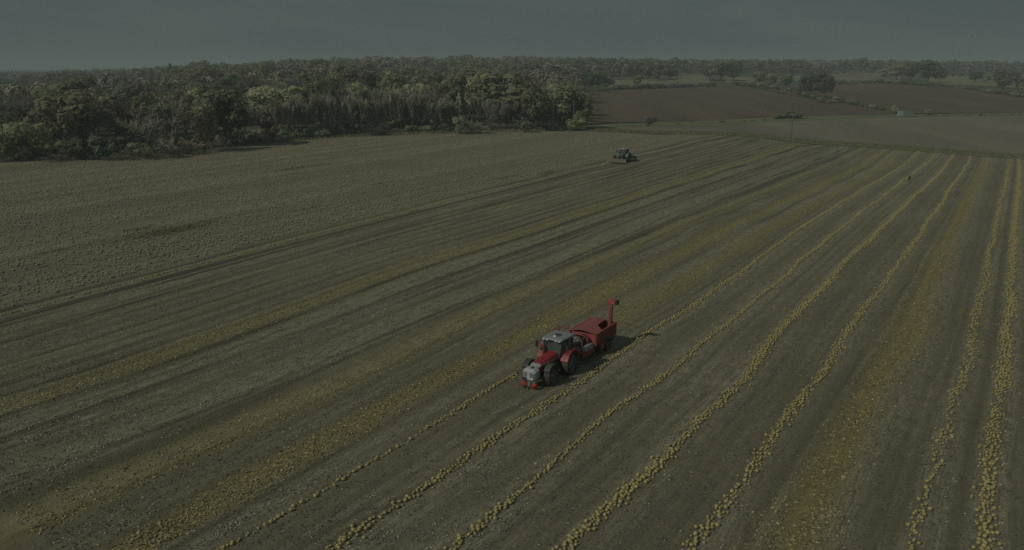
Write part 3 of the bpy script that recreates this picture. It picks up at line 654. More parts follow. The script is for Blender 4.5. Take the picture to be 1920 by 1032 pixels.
tree_px('scrub', 108, 303, 284, 44, 'twigbrown', 'low brown brambles left of the yellowish shrub', nudge=0)
tree_px('scrub', 225, 300, 279, 44, 'twigbrown', 'low brown brambles right of the dark green shrub', nudge=0)
# right hand end of the wood
tree_px('broad', 1005, 247, 165, 70, 'yellow', 'yellow green tree near the right end of the wood', nudge=6)
tree_px('broad', 1060, 246, 150, 78, 'olive', 'large olive tree at the right end of the wood', nudge=10)
tree_px('tall', 1090, 244, 172, 42, 'olive', 'slim olive tree that ends the wood beside the ploughed field', nudge=3)
tree_px('bush', 1080, 246, 212, 46, 'olive', 'dull olive bush at the right corner of the wood', nudge=1)
tree_px('tall', 1022, 248, 185, 40, 'dark', 'dark green narrow tree left of the roadside pole', nudge=8)
tree_px('tall', 1052, 247, 196, 34, 'dark', 'dark narrow tree right of the roadside pole', nudge=8)
tree_px('scrub', 1035, 248, 222, 40, 'twiglow', 'grey bare scrub at the foot of the roadside pole', nudge=4)
tree_px('bush', 990, 249, 222, 34, 'yellow', 'small yellowish bush at the wood edge near the stone heap', nudge=1)
tree_px('bush', 862, 252, 212, 36, 'dark', 'dark bush at the wood edge left of the grey scrub', nudge=2)
tree_px('scrub', 890, 252, 222, 44, 'twiglow', 'grey scrub right of a dark bush at the wood edge', nudge=1)
# the thicket of thin grey stems along the edge
lo = np.array(EDGE_IMG, float)
k = 0
for row, (nd, gap_) in enumerate([(2.0, 7.5), (6.5, 9.5), (11.5, 13)]):
    x = 520.0
    while x < 985:
        b = np.interp(x, lo[:, 0], lo[:, 1]) - 3
        if not (858 < x < 912 and row < 2):
            top = np.interp(x, [520, 640, 760, 860, 985], [196, 184, 182, 192, 196]) + rt_.normal(0, 6) - row * 4
            if rt_.random() < .12: top += 16
            tree_px('pole', x, b, top, rt_.uniform(13, 21), ['twig', 'twig', 'twigbrown'][k % 3], 'thin leafless grey tree in the ' + ('front', 'second', 'third')[row] + ' rank of the thicket', 'thin bare trees of the wood edge thicket', nudge=nd + rt_.normal(0, .8)); k += 1
        x += gap_ * rt_.uniform(.7, 1.35)
# scrub at the foot of the wood edge
for x in np.arange(15, 1000, 21.0):
    x += rt_.uniform(-7, 7)
    if 100 < x < 235 and rt_.random() < .6: continue
    b = np.interp(x, lo[:, 0], lo[:, 1]) - 2.5; h = rt_.uniform(11, 24)
    kd, mt = [('scrub', 'twigbrown'), ('bush', 'dark'), ('scrub', 'twiglow'), ('bush', 'olive')][rt_.integers(4)]
    tree_px(kd, x, b, b - h, h * rt_.uniform(1.2, 2.0), mt, {'twigbrown': 'low brown scrub', 'dark': 'low dark green shrub', 'twiglow': 'low grey scrub', 'olive': 'low olive shrub'}[mt] + ' at the foot of the wood edge', {'twigbrown': 'brown scrub', 'dark': 'dark shrubs', 'twiglow': 'grey scrub', 'olive': 'olive shrubs'}[mt] + ' along the wood edge', nudge=rt_.uniform(.5, 3))

for x in np.arange(-10, 1070, 17.0):
    x += rt_.uniform(-6, 6); b = np.interp(x, lo[:, 0], lo[:, 1]) - 2.5
    mt = ['dark', 'olive', 'russet'][rt_.integers(3)]; h = rt_.uniform(16, 32)
    if not 862 < x < 915: tree_px('bush', x, b, b - h, h * rt_.uniform(1.1, 1.7), mt, {'dark': 'dark green', 'olive': 'olive', 'russet': 'brownish'}[mt] + ' understorey bush in the shade just inside the wood', 'understorey bushes inside the wood edge', nudge=rt_.uniform(6, 15))
# --- the wood behind: spaced trees, the nearest ones singly, the rest as one mass
def wood_points(n, pxa, pxb, d0, d1, sp, seed, pw=.7):
    r = np.random.default_rng(seed); cells = {}; out = []
    for _ in range(n):
        px = r.uniform(pxa, pxb); dd = d0 + (d1 - d0) * r.random() ** pw; e = hit(px, np.interp(px, lo[:, 0], lo[:, 1]) - 3)[:2]
        dirv = e / np.hypot(*e); L = np.hypot(*e) + dd; x, y = dirv * L; c = (int(x // sp), int(y // sp))
        if any((q[0] - x) ** 2 + (q[1] - y) ** 2 < sp * sp for i in (-1, 0, 1) for j in (-1, 0, 1) for q in cells.get((c[0] + i, c[1] + j), ())): continue
        cells.setdefault(c, []).append((x, y)); out.append((x, y, dd, px))
    return np.array(out)
WP = wood_points(7000, -60, 1085, 12, 900, 11.5, 77, .75)
WP = WP[np.argsort(WP[:, 2])]
zw = Z(WP[:, 0], WP[:, 1]); pyb = project(np.stack([WP[:, 0], WP[:, 1], zw + 12], -1))[1]
keep = np.ones(len(WP), bool)
for i, (x, y, dd, px) in enumerate(WP):
    if 868 < px < 915 and dd < 30: keep[i] = False
    if px < 330 and dd > 330: keep[i] = False
    if dd > 120 and math.sin(x * .021) + math.sin(y * .017 + 1) < -1.75: keep[i] = False
WP = WP[keep]
MIXK = [('broad', 'olive', 'olive green'), ('broad', 'russet', 'russet brown'), ('broad', 'yellow', 'yellow green'), ('bare', 'twiglow', 'leafless grey'), ('broad', 'dark', 'dark green'), ('tall', 'olive', 'slim olive'), ('bare', 'twigbrown', 'leafless brown'), ('tall', 'yellow', 'slim yellowish')]
def pick_kind(px, dd, r):
    g = math.sin(px * .013 + 2) + math.sin(dd * .03 + px * .004)
    w = np.array([3, 2.4, 1.2, 1.8, 1.3, 1.2, 1.5, .7]) if px < 560 else np.array([3, 1.2, 2.6, .8, .9, 1.2, 1.0, 1.4])
    if 740 < px < 960 and dd < 120: w = np.array([1.5, .3, 5, .1, .4, .6, .1, 2.5])
    if g > .8: w = w * np.array([.6, 2, .6, 2, .6, .6, 2, .6])
    return MIXK[r.choice(8, p=w / w.sum())]
NIND = 88
def HM(x, y): return 1 + .16 * np.sin(x * .035 + 1) * np.sin(y * .029) + .08 * np.sin(x * .09 + y * .05)
rk = np.random.default_rng(91)
for x, y, dd, px in WP[:NIND]:
    kd, mt, nm = pick_kind(px, dd, rk); h = rk.uniform(12, 18) * HM(x, y) * (1.12 if mt == 'yellow' and px > 700 else 1)
    tree(kd, x, y, h, rk.uniform(1.0, 1.55), mt, nm + ' tree behind the front rank of the left wood', nm + ' trees behind the wood edge')
# remaining wood and the woods towards the skyline
def mass(name, pts, hlo, hhi, seed, size=.05, n=170, mats=('olive', 'russet', 'yellow', 'twigbrown', 'dark')):
    r = np.random.default_rng(seed); protos = []
    for s in range(5):
        (V, Fc), C = crown(n, size, r, .04, .44, 14); tv, tf = tube([(0, 0, -.05), (0, 0, .5)], [.02, .012], 4)
        protos.append(join([(V, Fc), (tv, tf)]))
    Vs, Fs, mi, o = [], [], [], 0; pi = r.integers(5, size=len(pts))
    mk = np.array([MAT_OF(p_, r, len(mats)) for p_ in pts])
    for s in range(5):
        q = pts[pi == s]
        if not len(q): continue
        V, Fc = protos[s]; h = r.uniform(hlo, hhi, len(q)) * HM(q[:, 0], q[:, 1]); w = h * r.uniform(1.0, 1.6, len(q)); P = np.stack([q[:, 0], q[:, 1], Z(q[:, 0], q[:, 1]) - .6], -1)
        a, b = replicate(V, Fc, P, np.stack([w, w, h], -1), r.uniform(0, 6.28, len(q))); Vs.append(a); Fs.append(b + o); o += len(a); mi.append(np.repeat(mk[pi == s], len(Fc)))
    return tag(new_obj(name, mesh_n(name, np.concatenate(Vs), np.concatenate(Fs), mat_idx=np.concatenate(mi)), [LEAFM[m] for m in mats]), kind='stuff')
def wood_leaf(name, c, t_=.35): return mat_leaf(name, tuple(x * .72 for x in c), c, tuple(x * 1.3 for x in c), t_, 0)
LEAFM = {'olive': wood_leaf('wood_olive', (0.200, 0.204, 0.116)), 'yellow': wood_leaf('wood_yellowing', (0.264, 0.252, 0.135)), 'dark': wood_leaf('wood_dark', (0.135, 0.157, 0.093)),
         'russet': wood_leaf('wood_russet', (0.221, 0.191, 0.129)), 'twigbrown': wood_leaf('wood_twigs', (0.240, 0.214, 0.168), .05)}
def MAT_OF(p, r, n):
    g = math.sin(p[0] * .031) + math.sin(p[1] * .027 + 1.3); w = np.array([3, 1.6, 1.2, 1.6, 1.3])
    if g > .5: w = w * (.5, 2, .5, 2.2, .6)
    if g < -.7: w = w * (1, .4, 2.2, .4, 1)
    return r.choice(n, p=w[:n] / w[:n].sum())
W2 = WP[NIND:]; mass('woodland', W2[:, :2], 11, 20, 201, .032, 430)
def region(n, poly_px, seed, sp):
    """points on the land between two distances across a span of the view: (px0, px1, d0, d1)"""
    r = np.random.default_rng(seed); out = []; cells = {}
    for _ in range(n):
        a, b, d0, d1 = poly_px; px = r.uniform(a, b); dd = d0 + (d1 - d0) * r.random() ** .8; d = ray(px, 130.0); x, y = d[0] / d[1] * dd, dd
        c = (int(x // sp), int(y // sp))
        if any((q[0] - x) ** 2 + (q[1] - y) ** 2 < sp * sp for i in (-1, 0, 1) for j in (-1, 0, 1) for q in cells.get((c[0] + i, c[1] + j), ())): continue
        cells.setdefault(c, []).append((x, y)); out.append((x, y))
    return np.array(out)
far_pts = np.concatenate([region(1500, (-80, 2000, 1500, 2800), 31, 17), region(700, (1060, 1560, 1000, 1500), 32, 13), region(700, (1560, 2000, 1150, 1500), 33, 16), region(700, (-80, 420, 760, 1500), 34, 14), region(260, (1090, 1260, 760, 1000), 35, 12)])
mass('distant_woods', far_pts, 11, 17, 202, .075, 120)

# --- single trees, hedges and bushes on the right
RT = [(1352, 151, 110, 46, 'broad', 'olive', 'large olive tree left of the pale far field'), (1376, 152, 122, 30, 'broad', 'dark', 'dark tree touching the large olive one beyond the ploughed field'),
      (1325, 150, 118, 26, 'broad', 'russet', 'small brownish tree left of the large olive one'), (1425, 158, 132, 34, 'broad', 'russet', 'russet tree in the hedge above the ploughed field'), (1445, 160, 134, 26, 'tall', 'russet', 'second russet tree of the hedge, beside a green one'),
      (1474, 166, 136, 34, 'broad', 'dark', 'dark green tree where the hedge turns down between the ploughed fields'), (1518, 182, 134, 44, 'broad', 'dark', 'left tree of the tall pair between the ploughed fields'), (1543, 186, 128, 46, 'broad', 'russet', 'right, russet topped tree of the tall pair between the ploughed fields'),
      (1500, 178, 152, 22, 'tall', 'olive', 'small tree against the left of the tall pair'), (1614, 136, 106, 30, 'broad', 'dark', 'round dark tree alone on the skyline'),
      (1680, 150, 118, 42, 'broad', 'russet', 'brownish tree at the left of the clump on the right'), (1706, 152, 114, 40, 'broad', 'olive', 'olive tree in the middle of the clump on the right'), (1740, 156, 110, 52, 'broad', 'olive', 'largest olive tree of the clump on the right'),
      (1762, 154, 122, 30, 'broad', 'dark', 'dark tree at the right end of the clump on the right'), (1660, 148, 126, 26, 'tall', 'twigbrown', 'thin brown tree left of the clump on the right'),
      (1828, 154, 132, 28, 'broad', 'dark', 'dark tree in the hedge on the far right'), (1850, 155, 136, 22, 'broad', 'olive', 'small olive tree in the hedge on the far right'), (1880, 172, 126, 48, 'broad', 'olive', 'large grey olive tree above the right ploughed field'), (1906, 176, 130, 40, 'bare', 'twiglow', 'half bare tree at the right edge of the photo'), (1925, 178, 134, 40, 'broad', 'russet', 'brown tree cut by the right edge of the photo'),
      (1120, 168, 128, 34, 'broad', 'olive', 'olive tree at the upper left corner of the ploughed field'), (1142, 168, 140, 26, 'broad', 'dark', 'dark tree at the left end of the hedge above the ploughed field'), (1098, 172, 124, 40, 'broad', 'dark', 'dark tree where the wood meets the ploughed field'), (1196, 162, 138, 22, 'broad', 'olive', 'small round tree in the hedge above the ploughed field')]
for px, b, tp, wd, kd, mt, lb in RT: tree_px(kd, px, b, tp, wd, mt, lb, dz=-.6)
HEDGE = [((1145, 169), (1345, 162), 26, 8, 13, 'hedge bush above the left ploughed field'), ((1380, 160), (1480, 170), 12, 8, 13, 'hedge bush near the russet hedge trees'), ((1470, 170), (1560, 196), 12, 6, 14, 'hedge bush below the tall pair of trees'),
         ((1565, 190), (1655, 208), 11, 7, 13, 'hedge bush between the two ploughed fields'), ((1565, 158), (1660, 156), 10, 6, 12, 'hedge bush along the top of the right ploughed field'), ((1660, 156), (1800, 165), 15, 5, 10, 'hedge bush under the clump of trees on the right'),
         ((1800, 166), (1925, 184), 13, 6, 12, 'hedge bush above the far right of the ploughed field'), ((1700, 217), (1930, 216), 16, 3, 6, 'hedge bush along the far edge of the stubble'), ((1170, 238), (1440, 226), 20, 3, 6, 'low bush on the bank below the ploughed field'), ((1280, 137), (1520, 135), 20, 6, 11, 'bush in a distant hedgerow'), ((1560, 138), (1700, 137), 12, 5, 9, 'bush in the hedge of the pale far field'), ((1745, 142), (1920, 147), 14, 5, 9, 'bush in the hedge of the far green field')]
for (xa, ya), (xb, yb), n, ha, hb, lb in HEDGE:
    for i in range(n):
        q = (i + rt_.uniform(.1, .9)) / n; b = ya + (yb - ya) * q; h = rt_.uniform(ha, hb)
        mt = ['olive', 'dark', 'russet', 'twigbrown', 'olive', 'yellow'][rt_.integers(6)]; kd = 'scrub' if mt == 'twigbrown' else 'bush'
        tree_px(kd, xa + (xb - xa) * q, b, b - h, h * rt_.uniform(1.1, 1.9), mt, {'olive': 'olive ', 'dark': 'dark ', 'russet': 'russet ', 'twigbrown': 'bare brown ', 'yellow': 'yellowish '}[mt] + lb, {'olive': 'olive ', 'dark': 'dark ', 'russet': 'russet ', 'twigbrown': 'bare brown ', 'yellow': 'yellowish '}[mt] + lb, dz=-.5)
tree_px('bush', 1218, 234, 214, 28, 'silver', 'round grey green bush alone below the left ploughed field', dz=-.4)
tree_px('bush', 1488, 222, 206, 46, 'olive', 'olive bush behind the pole at the edge of the stubble', dz=-.4)
tree_px('bush', 1460, 223, 212, 30, 'dark', 'low dark bush left of the bush behind the pole', dz=-.4)
tree_px('bush', 1740, 216, 203, 20, 'olive', 'small round bush right of the pale green shelter', dz=-.4)
tree_px('bush', 1677, 213, 196, 18, 'yellow', 'yellowish bush left of the pale green shelter', dz=-.4)
print('trees', tree_count, 'wood rest', len(W2), 'far', len(far_pts))

# ------------------------------------------------------------------ air
bpy_h = bpy.data.meshes.new('haze'); s_ = 7200.0; zb, zt = -160.0, 76.0
hv = [(-s_, -s_, zb), (s_, -s_, zb), (s_, s_, zb), (-s_, s_, zb), (-s_, -s_, zt), (s_, -s_, zt), (s_, s_, zt), (-s_, s_, zt)]
bpy_h.from_pydata(hv, [], [(0, 3, 2, 1), (4, 5, 6, 7), (0, 1, 5, 4), (1, 2, 6, 5), (2, 3, 7, 6), (3, 0, 4, 7)]); bpy_h.update()
hm = bpy.data.materials.new('haze'); hm.use_nodes = True; ht = hm.node_tree; ht.nodes.clear()
ho = ht.nodes.new('ShaderNodeOutputMaterial'); hp = ht.nodes.new('ShaderNodeVolumePrincipled'); ht.links.new(hp.outputs[0], ho.inputs['Volume'])
hp.inputs['Color'].default_value = (0.74, 0.86, 0.84, 1); hp.inputs['Density'].default_value = 0.00044; hp.inputs['Anisotropy'].default_value = 0.0
tag(new_obj('haze', bpy_h, hm), kind='stuff')

# ------------------------------------------------------------------ machines
M_RED = mat_plain('red_paint', (0.30, 0.016, 0.024), 0.35, 0.5, dirt=.34)
M_REDD = mat_plain('dusty_red_paint', (0.235, 0.038, 0.036), 0.55, 0.35, dirt=.6, dirt_c=(0.24, 0.15, 0.12))
M_REDW = mat_plain('faded_red_paint', (0.36, 0.062, 0.055), 0.6, 0.3, dirt=.4, dirt_c=(0.27, 0.17, 0.14))
M_ORNG = mat_plain('orange_red_paint', (0.42, 0.045, 0.03), 0.4, 0.4, dirt=.2)
M_GREY = mat_plain('light_grey_paint', (0.32, 0.34, 0.34), 0.45, 0.4, dirt=.35)
M_ROOF = mat_plain('roof_grey', (0.25, 0.28, 0.28), 0.45, 0.4, dirt=.25)
M_DARKG = mat_plain('dark_grey_metal', (0.055, 0.06, 0.06), 0.5, 0.4, dirt=.4)
M_TANK = mat_plain('pale_tank_paint', (0.46, 0.48, 0.48), 0.45, 0.4, dirt=.4)
M_COVER = mat_plain('sun_bleached_red_sheet', (0.30, 0.085, 0.08), 0.6, 0.3, dirt=.45, dirt_c=(0.25, 0.17, 0.145))
M_STEEL = mat_plain('bare_steel', (0.24, 0.25, 0.25), 0.45, 0.5, 0.3, dirt=.35)
M_BLACK = mat_plain('black_plastic', (0.022, 0.024, 0.025), 0.5, 0.3, dirt=.35)
M_RUBBER = mat_plain('tyre_rubber', (0.028, 0.028, 0.027), 0.85, 0.15, dirt=.92, dirt_c=(0.165, 0.145, 0.105), scale=1.6)
M_RIM = mat_plain('rim_grey', (0.17, 0.185, 0.185), 0.5, 0.4, dirt=.45)
M_WHITE = mat_plain('white_lamp_plastic', (0.62, 0.64, 0.62), 0.3, 0.5, dirt=.2)
M_YELL = mat_plain('yellow_guard', (0.42, 0.36, 0.12), 0.5, 0.4, dirt=.35)
M_BEIGE = mat_plain('dusty_beige_metal', (0.27, 0.235, 0.19), 0.6, 0.3, dirt=.4)
M_TGREEN = mat_plain('dark_green_paint', (0.15, 0.20, 0.185), 0.45, 0.4, dirt=.3)
M_SHELT = mat_plain('pale_green_sheet', (0.17, 0.21, 0.17), 0.6, 0.3, dirt=.3, scale=.6)
t = NT('cab_glass'); t.color((0.11, 0.15, 0.14)); t.set(0.06, 0.6); t.b.inputs['Alpha'].default_value = 0.5; M_GLASS = t.m  # greenish tint lightened: reflected sky is painted into the base colour

class MB:
    def __init__(s): s.v = []; s.f = []
    def add(s, V, Fc):
        o = len(s.v); s.v += [tuple(map(float, p)) for p in V]; s.f += [tuple(int(i) + o for i in f) for f in Fc]; return s
    def box(s, x0, x1, y0, y1, z0, z1, tx=0.0, ty=0.0):
        """box whose top may be narrower by tx, ty on each side"""
        V = [(x0, y0, z0), (x1, y0, z0), (x1, y1, z0), (x0, y1, z0), (x0 + tx, y0 + ty, z1), (x1 - tx, y0 + ty, z1), (x1 - tx, y1 - ty, z1), (x0 + tx, y1 - ty, z1)]
        return s.add(V, [(0, 3, 2, 1), (4, 5, 6, 7), (0, 1, 5, 4), (1, 2, 6, 5), (2, 3, 7, 6), (3, 0, 4, 7)])
    def prism(s, poly, y0, y1):
        """x,z outline pushed from y0 to y1"""
        n = len(poly); V = [(x, y0, z) for x, z in poly] + [(x, y1, z) for x, z in poly]
        return s.add(V, [tuple(range(n)), tuple(range(2 * n - 1, n - 1, -1))] + [(i, n + i, n + (i + 1) % n, (i + 1) % n) for i in range(n)])
    def loft(s, rings):
        n = len(rings[0]); V = [p for r_ in rings for p in r_]; Fc = [tuple(range(n))[::-1], tuple(range((len(rings) - 1) * n, len(rings) * n))]
        for k in range(len(rings) - 1): Fc += [(k * n + i, k * n + (i + 1) % n, (k + 1) * n + (i + 1) % n, (k + 1) * n + i) for i in range(n)]
        return s.add(V, Fc)
    def bar(s, a, b, r, n=6):
        V, Fc = tube([a, b], [r, r], n); s.add(V, Fc); m = len(V)
        k = len(s.v) - m; s.f.append(tuple(range(k, k + n))[::-1]); s.f.append(tuple(range(k + n, k + 2 * n))); return s
    def path(s, pts, r, n=6): V, Fc = tube(pts, [r] * len(pts), n); return s.add(V, Fc)
    def lathe(s, prof, seg=28, cx=0, cy=0, cz=0):
        """(radius, y) profile turned round the y axis"""
        n = len(prof); V = [(cx + r_ * math.cos(2 * math.pi * k / seg), cy + y, cz + r_ * math.sin(2 * math.pi * k / seg)) for k in range(seg) for r_, y in prof]
        return s.add(V, [(k * n + i, k * n + i + 1, ((k + 1) % seg) * n + i + 1, ((k + 1) % seg) * n + i) for k in range(seg) for i in range(n - 1)])
    def build(s, name, mat, parent=None, bevel=0.0, smooth=False):
        me = bpy.data.meshes.new(name); me.from_pydata(s.v, [], s.f)
        bm_ = __import__('bmesh').new(); bm_.from_mesh(me); __import__('bmesh').ops.recalc_face_normals(bm_, faces=bm_.faces); bm_.to_mesh(me); bm_.free()
        if smooth: me.polygons.foreach_set('use_smooth', [True] * len(me.polygons))
        o = new_obj(name, me, mat, parent)
        if bevel:
            b = o.modifiers.new('bevel', 'BEVEL'); b.width = bevel; b.segments = 2; b.limit_method = 'ANGLE'
        return o
def wheel(root, x, y, R, w, out, lugs=18, rim=M_RIM, rimr=.56):
    """wheel > tyre, rim; out = +1 when the outer face looks along +y"""
    h = empty('wheel', (x, y, R)); h.parent = root; hw = w / 2; m = MB()
    m.lathe([(R * rimr, -hw * .72), (R * .72, -hw * .98), (R * .88, -hw), (R * .955, -hw * .84), (R * .965, 0), (R * .955, hw * .84), (R * .88, hw), (R * .72, hw * .98), (R * rimr, hw * .72)], 32)
    for k in range(lugs):
        for sd in (-1, 1):
            a0 = 2 * math.pi * (k + (.5 if sd > 0 else 0)) / lugs; a1 = a0 + .55 * 2 * math.pi / lugs * 1.5; V = []
            for a, yy in ((a0, 0.02 * sd), (a1, hw * .95 * sd)):
                for da in (-.045, .045):
                    for rr in (R * .94 if yy * sd < hw * .5 else R * .90, R * 1.0 if yy * sd < hw * .5 else R * .965): V.append((rr * math.cos(a + da), yy, rr * math.sin(a + da)))
            m.add(V, [(0, 1, 3, 2), (4, 6, 7, 5), (0, 4, 5, 1), (2, 3, 7, 6), (1, 5, 7, 3), (0, 2, 6, 4)])
    m.build('tyre', M_RUBBER, h)
    m = MB().lathe([(R * rimr * 1.02, -hw * .7), (R * rimr * .96, -hw * .5), (R * rimr * .92, out * hw * .15), (R * .30, out * hw * .30), (R * .27, out * hw * .52), (R * .12, out * hw * .56), (0.001, out * hw * .56)], 28)
    m.lathe([(R * rimr * 1.03, out * hw * .74), (R * rimr * .93, out * hw * .70), (R * rimr * .92, out * hw * .15)], 28)
    for k in range(8):
        a = 2 * math.pi * k / 8; m.bar((R * .20 * math.cos(a), out * hw * .5, R * .20 * math.sin(a)), (R * .20 * math.cos(a), out * hw * .66, R * .20 * math.sin(a)), R * .022, 5)
    m.build('rim', rim, h, smooth=False); return h
def arc_guard(m, x, z, R, y0, y1, a0, a1, th=.04, lip=.10, n=10):
    """mudguard: a band round a wheel at (x, z) with a turned down outer lip"""
    ring = []
    for k in range(n + 1):
        a = math.radians(a0 + (a1 - a0) * k / n); c, s = math.cos(a), math.sin(a)
        ring.append([(x + R * c, y0, z + R * s), (x + (R + th) * c, y0, z + (R + th) * s), (x + (R + th) * c, y1, z + (R + th) * s), (x + (R - lip) * c, y1 + .012, z + (R - lip) * s), (x + (R - lip) * c, y1 - .03, z + (R - lip) * s), (x + R * c, y1 - .03, z + R * s)])
    m.loft(ring); return m

def tractor(loc, rz, paint, roof, label, detail=True, trim=M_GREY):
    T_ = empty('tractor', loc, rz); tag(T_, label, 'tractor')
    MB().box(-.75, 3.55, -.30, .30, .62, 1.12).box(-.45, .35, -.62, .62, .72, 1.22).box(2.78, 3.22, -.62, .62, .60, .92).box(3.5, 3.95, -.26, .26, .55, .98).build('chassis', M_DARKG, T_, .02)
    MB().bar((3, -.75, .8), (3, .75, .8), .10, 8).bar((0, -.8, 1.0), (0, .8, 1.0), .15, 8).build('axles', M_DARKG, T_)
    # bonnet
    def sec(x, hw, zt, zb, sh): return [(x, -hw, zb), (x, -hw, zt - sh), (x, -hw * .72, zt - .02), (x, 0, zt), (x, hw * .72, zt - .02), (x, hw, zt - sh), (x, hw, zb)]
    MB().loft([sec(.98, .50, 2.02, 1.42, .16), sec(2.0, .49, 1.95, 1.30, .16), sec(3.1, .47, 1.84, 1.22, .15), sec(3.62, .44, 1.74, 1.20, .14), sec(3.86, .38, 1.60, 1.20, .10)]).build('bonnet', paint, T_, .025)
    MB().box(1.0, 3.62, -.44, .44, .98, 1.30).build('engine_block', M_DARKG, T_, .02)
    for sd in (-1, 1):
        MB().box(1.1, 3.3, min(sd * .488, sd * .512), max(sd * .488, sd * .512), 1.60, 1.68).build('bonnet_stripe', trim, T_)
        MB().box(2.15, 3.30, min(sd * .487, sd * .502), max(sd * .487, sd * .502), 1.27, 1.53).build('side_grille', M_BLACK, T_)
    g = MB().box(3.845, 3.90, -.33, .33, 1.02, 1.53); g.build('grille', M_BLACK, T_, .01)
    MB().loft([sec(3.60, .455, 1.765, 1.66, .10), sec(3.885, .395, 1.625, 1.555, .07)]).build('nose_trim', trim, T_)
    for sd in (-1, 1): MB().box(3.88, 3.93, sd * .26 - .09, sd * .26 + .09, 1.36, 1.48).build('headlight', M_WHITE, T_, .01)
    # wheels, guards
    for sd in (-1, 1):
        wheel(T_, 0, sd * 1.0, 1.0, .66, sd, 20); wheel(T_, 3.0, sd * .97, .80, .54, sd, 18)
        y0, y1 = (.66, 1.36) if sd > 0 else (-.66, -1.36)
        m = MB(); arc_guard(m, 0, 1.0, 1.09, y0, y1, 18, 152, .05, .10 if sd > 0 else .10); m.build('rear_mudguard', paint, T_)
        y0, y1 = (.72, 1.22) if sd > 0 else (-.72, -1.22)
        m = MB(); arc_guard(m, 3.0, .8, .90, y0, y1, 35, 150, .035, .05); m.bar((3.0, sd * .55, .85), (3.0, sd * .80, 1.70), .035); m.build('front_mudguard', M_DARKG if detail else M_BLACK, T_)
    # cab
    m = MB(); R4 = [(.98, .80), (-.62, .84)]
    for sd in (-1, 1):
        m.bar((1.12, sd * .62, 1.30), (.95, sd * .80, 2.86), .045, 6); m.bar((-.70, sd * .80, 1.55), (-.62, sd * .82, 2.86), .055, 6); m.bar((.15, sd * .86, 1.25), (.12, sd * .84, 2.86), .04, 6)
        m.bar((1.12, sd * .62, 1.32), (.15, sd * .86, 1.27), .04, 6); m.bar((.15, sd * .86, 1.27), (-.70, sd * .80, 1.57), .04, 6); m.bar((.95, sd * .80, 2.84), (-.62, sd * .82, 2.84), .05, 6)
    m.bar((1.12, -.62, 1.42), (1.12, .62, 1.42), .045); m.bar((-.70, -.8, 1.57), (-.7, .8, 1.57), .045); m.build('cab_frame', M_BLACK, T_)
    for nm, q in (('windscreen', [(1.10, -.60, 1.45), (1.10, .60, 1.45), (.95, .76, 2.82), (.95, -.76, 2.82)]), ('rear_window', [(-.69, .77, 1.60), (-.69, -.77, 1.60), (-.62, -.78, 2.82), (-.62, .78, 2.82)])):
        MB().add(q + [(x + .012, y, z) for x, y, z in q], [(0, 1, 2, 3), (7, 6, 5, 4), (0, 4, 5, 1), (1, 5, 6, 2), (2, 6, 7, 3), (3, 7, 4, 0)]).build(nm, M_GLASS, T_)
    for sd in (-1, 1):
        for nm, q in (('cab_door', [(1.08, sd * .63, 1.36), (.19, sd * .85, 1.30), (.16, sd * .835, 2.81), (.93, sd * .80, 2.81)]), ('side_window', [(.10, sd * .85, 1.32), (-.66, sd * .80, 1.62), (-.59, sd * .815, 2.81), (.08, sd * .835, 2.81)])):
            MB().add(q + [(x, y - sd * .012, z) for x, y, z in q], [(0, 1, 2, 3), (7, 6, 5, 4), (0, 4, 5, 1), (1, 5, 6, 2), (2, 6, 7, 3), (3, 7, 4, 0)]).build(nm, M_GLASS, T_)
    MB().box(-.66, 1.1, -.60, .60, 1.10, 1.38).build('cab_floor', M_DARKG, T_, .02)
    MB().box(-.42, .10, -.27, .27, 1.38, 1.72).box(-.48, -.34, -.25, .25, 1.72, 2.35, .02, .04).build('seat', M_DARKG, T_, .03)
    m = MB().bar((.95, 0, 1.4), (.66, 0, 1.92), .05); m.path([(.66 + .10 * math.sin(a), .20 * math.cos(a), 1.93 + .16 * math.sin(a)) for a in np.linspace(0, 2 * math.pi, 13)], .018, 5); m.box(.86, 1.06, -.26, .26, 1.55, 1.95); m.build('steering_column', M_DARKG, T_)
    MB().loft([[(-.92, -.86, 2.90), (1.22, -.80, 2.90), (1.22, .80, 2.90), (-.92, .86, 2.90)], [(-.98, -.96, 2.97), (1.30, -.90, 2.96), (1.30, .90, 2.96), (-.98, .96, 2.97)], [(-.92, -.92, 3.08), (1.16, -.86, 3.05), (1.16, .86, 3.05), (-.92, .92, 3.08)], [(-.75, -.76, 3.13), (.95, -.70, 3.10), (.95, .70, 3.10), (-.75, .76, 3.13)]]).build('cab_roof', roof, T_, .03)
    MB().box(-.02, .58, -.30, .30, 3.10, 3.16, .04, .04).build('roof_hatch', M_DARKG, T_, .015)
    bc = MB().lathe([(0.001, .13), (.07, .115), (.12, .06), (.13, 0)], 14).build('roof_beacon', M_WHITE, T_, smooth=True); bc.location = (.70, -.02, 3.10); bc.rotation_euler = (math.pi / 2, 0, 0)
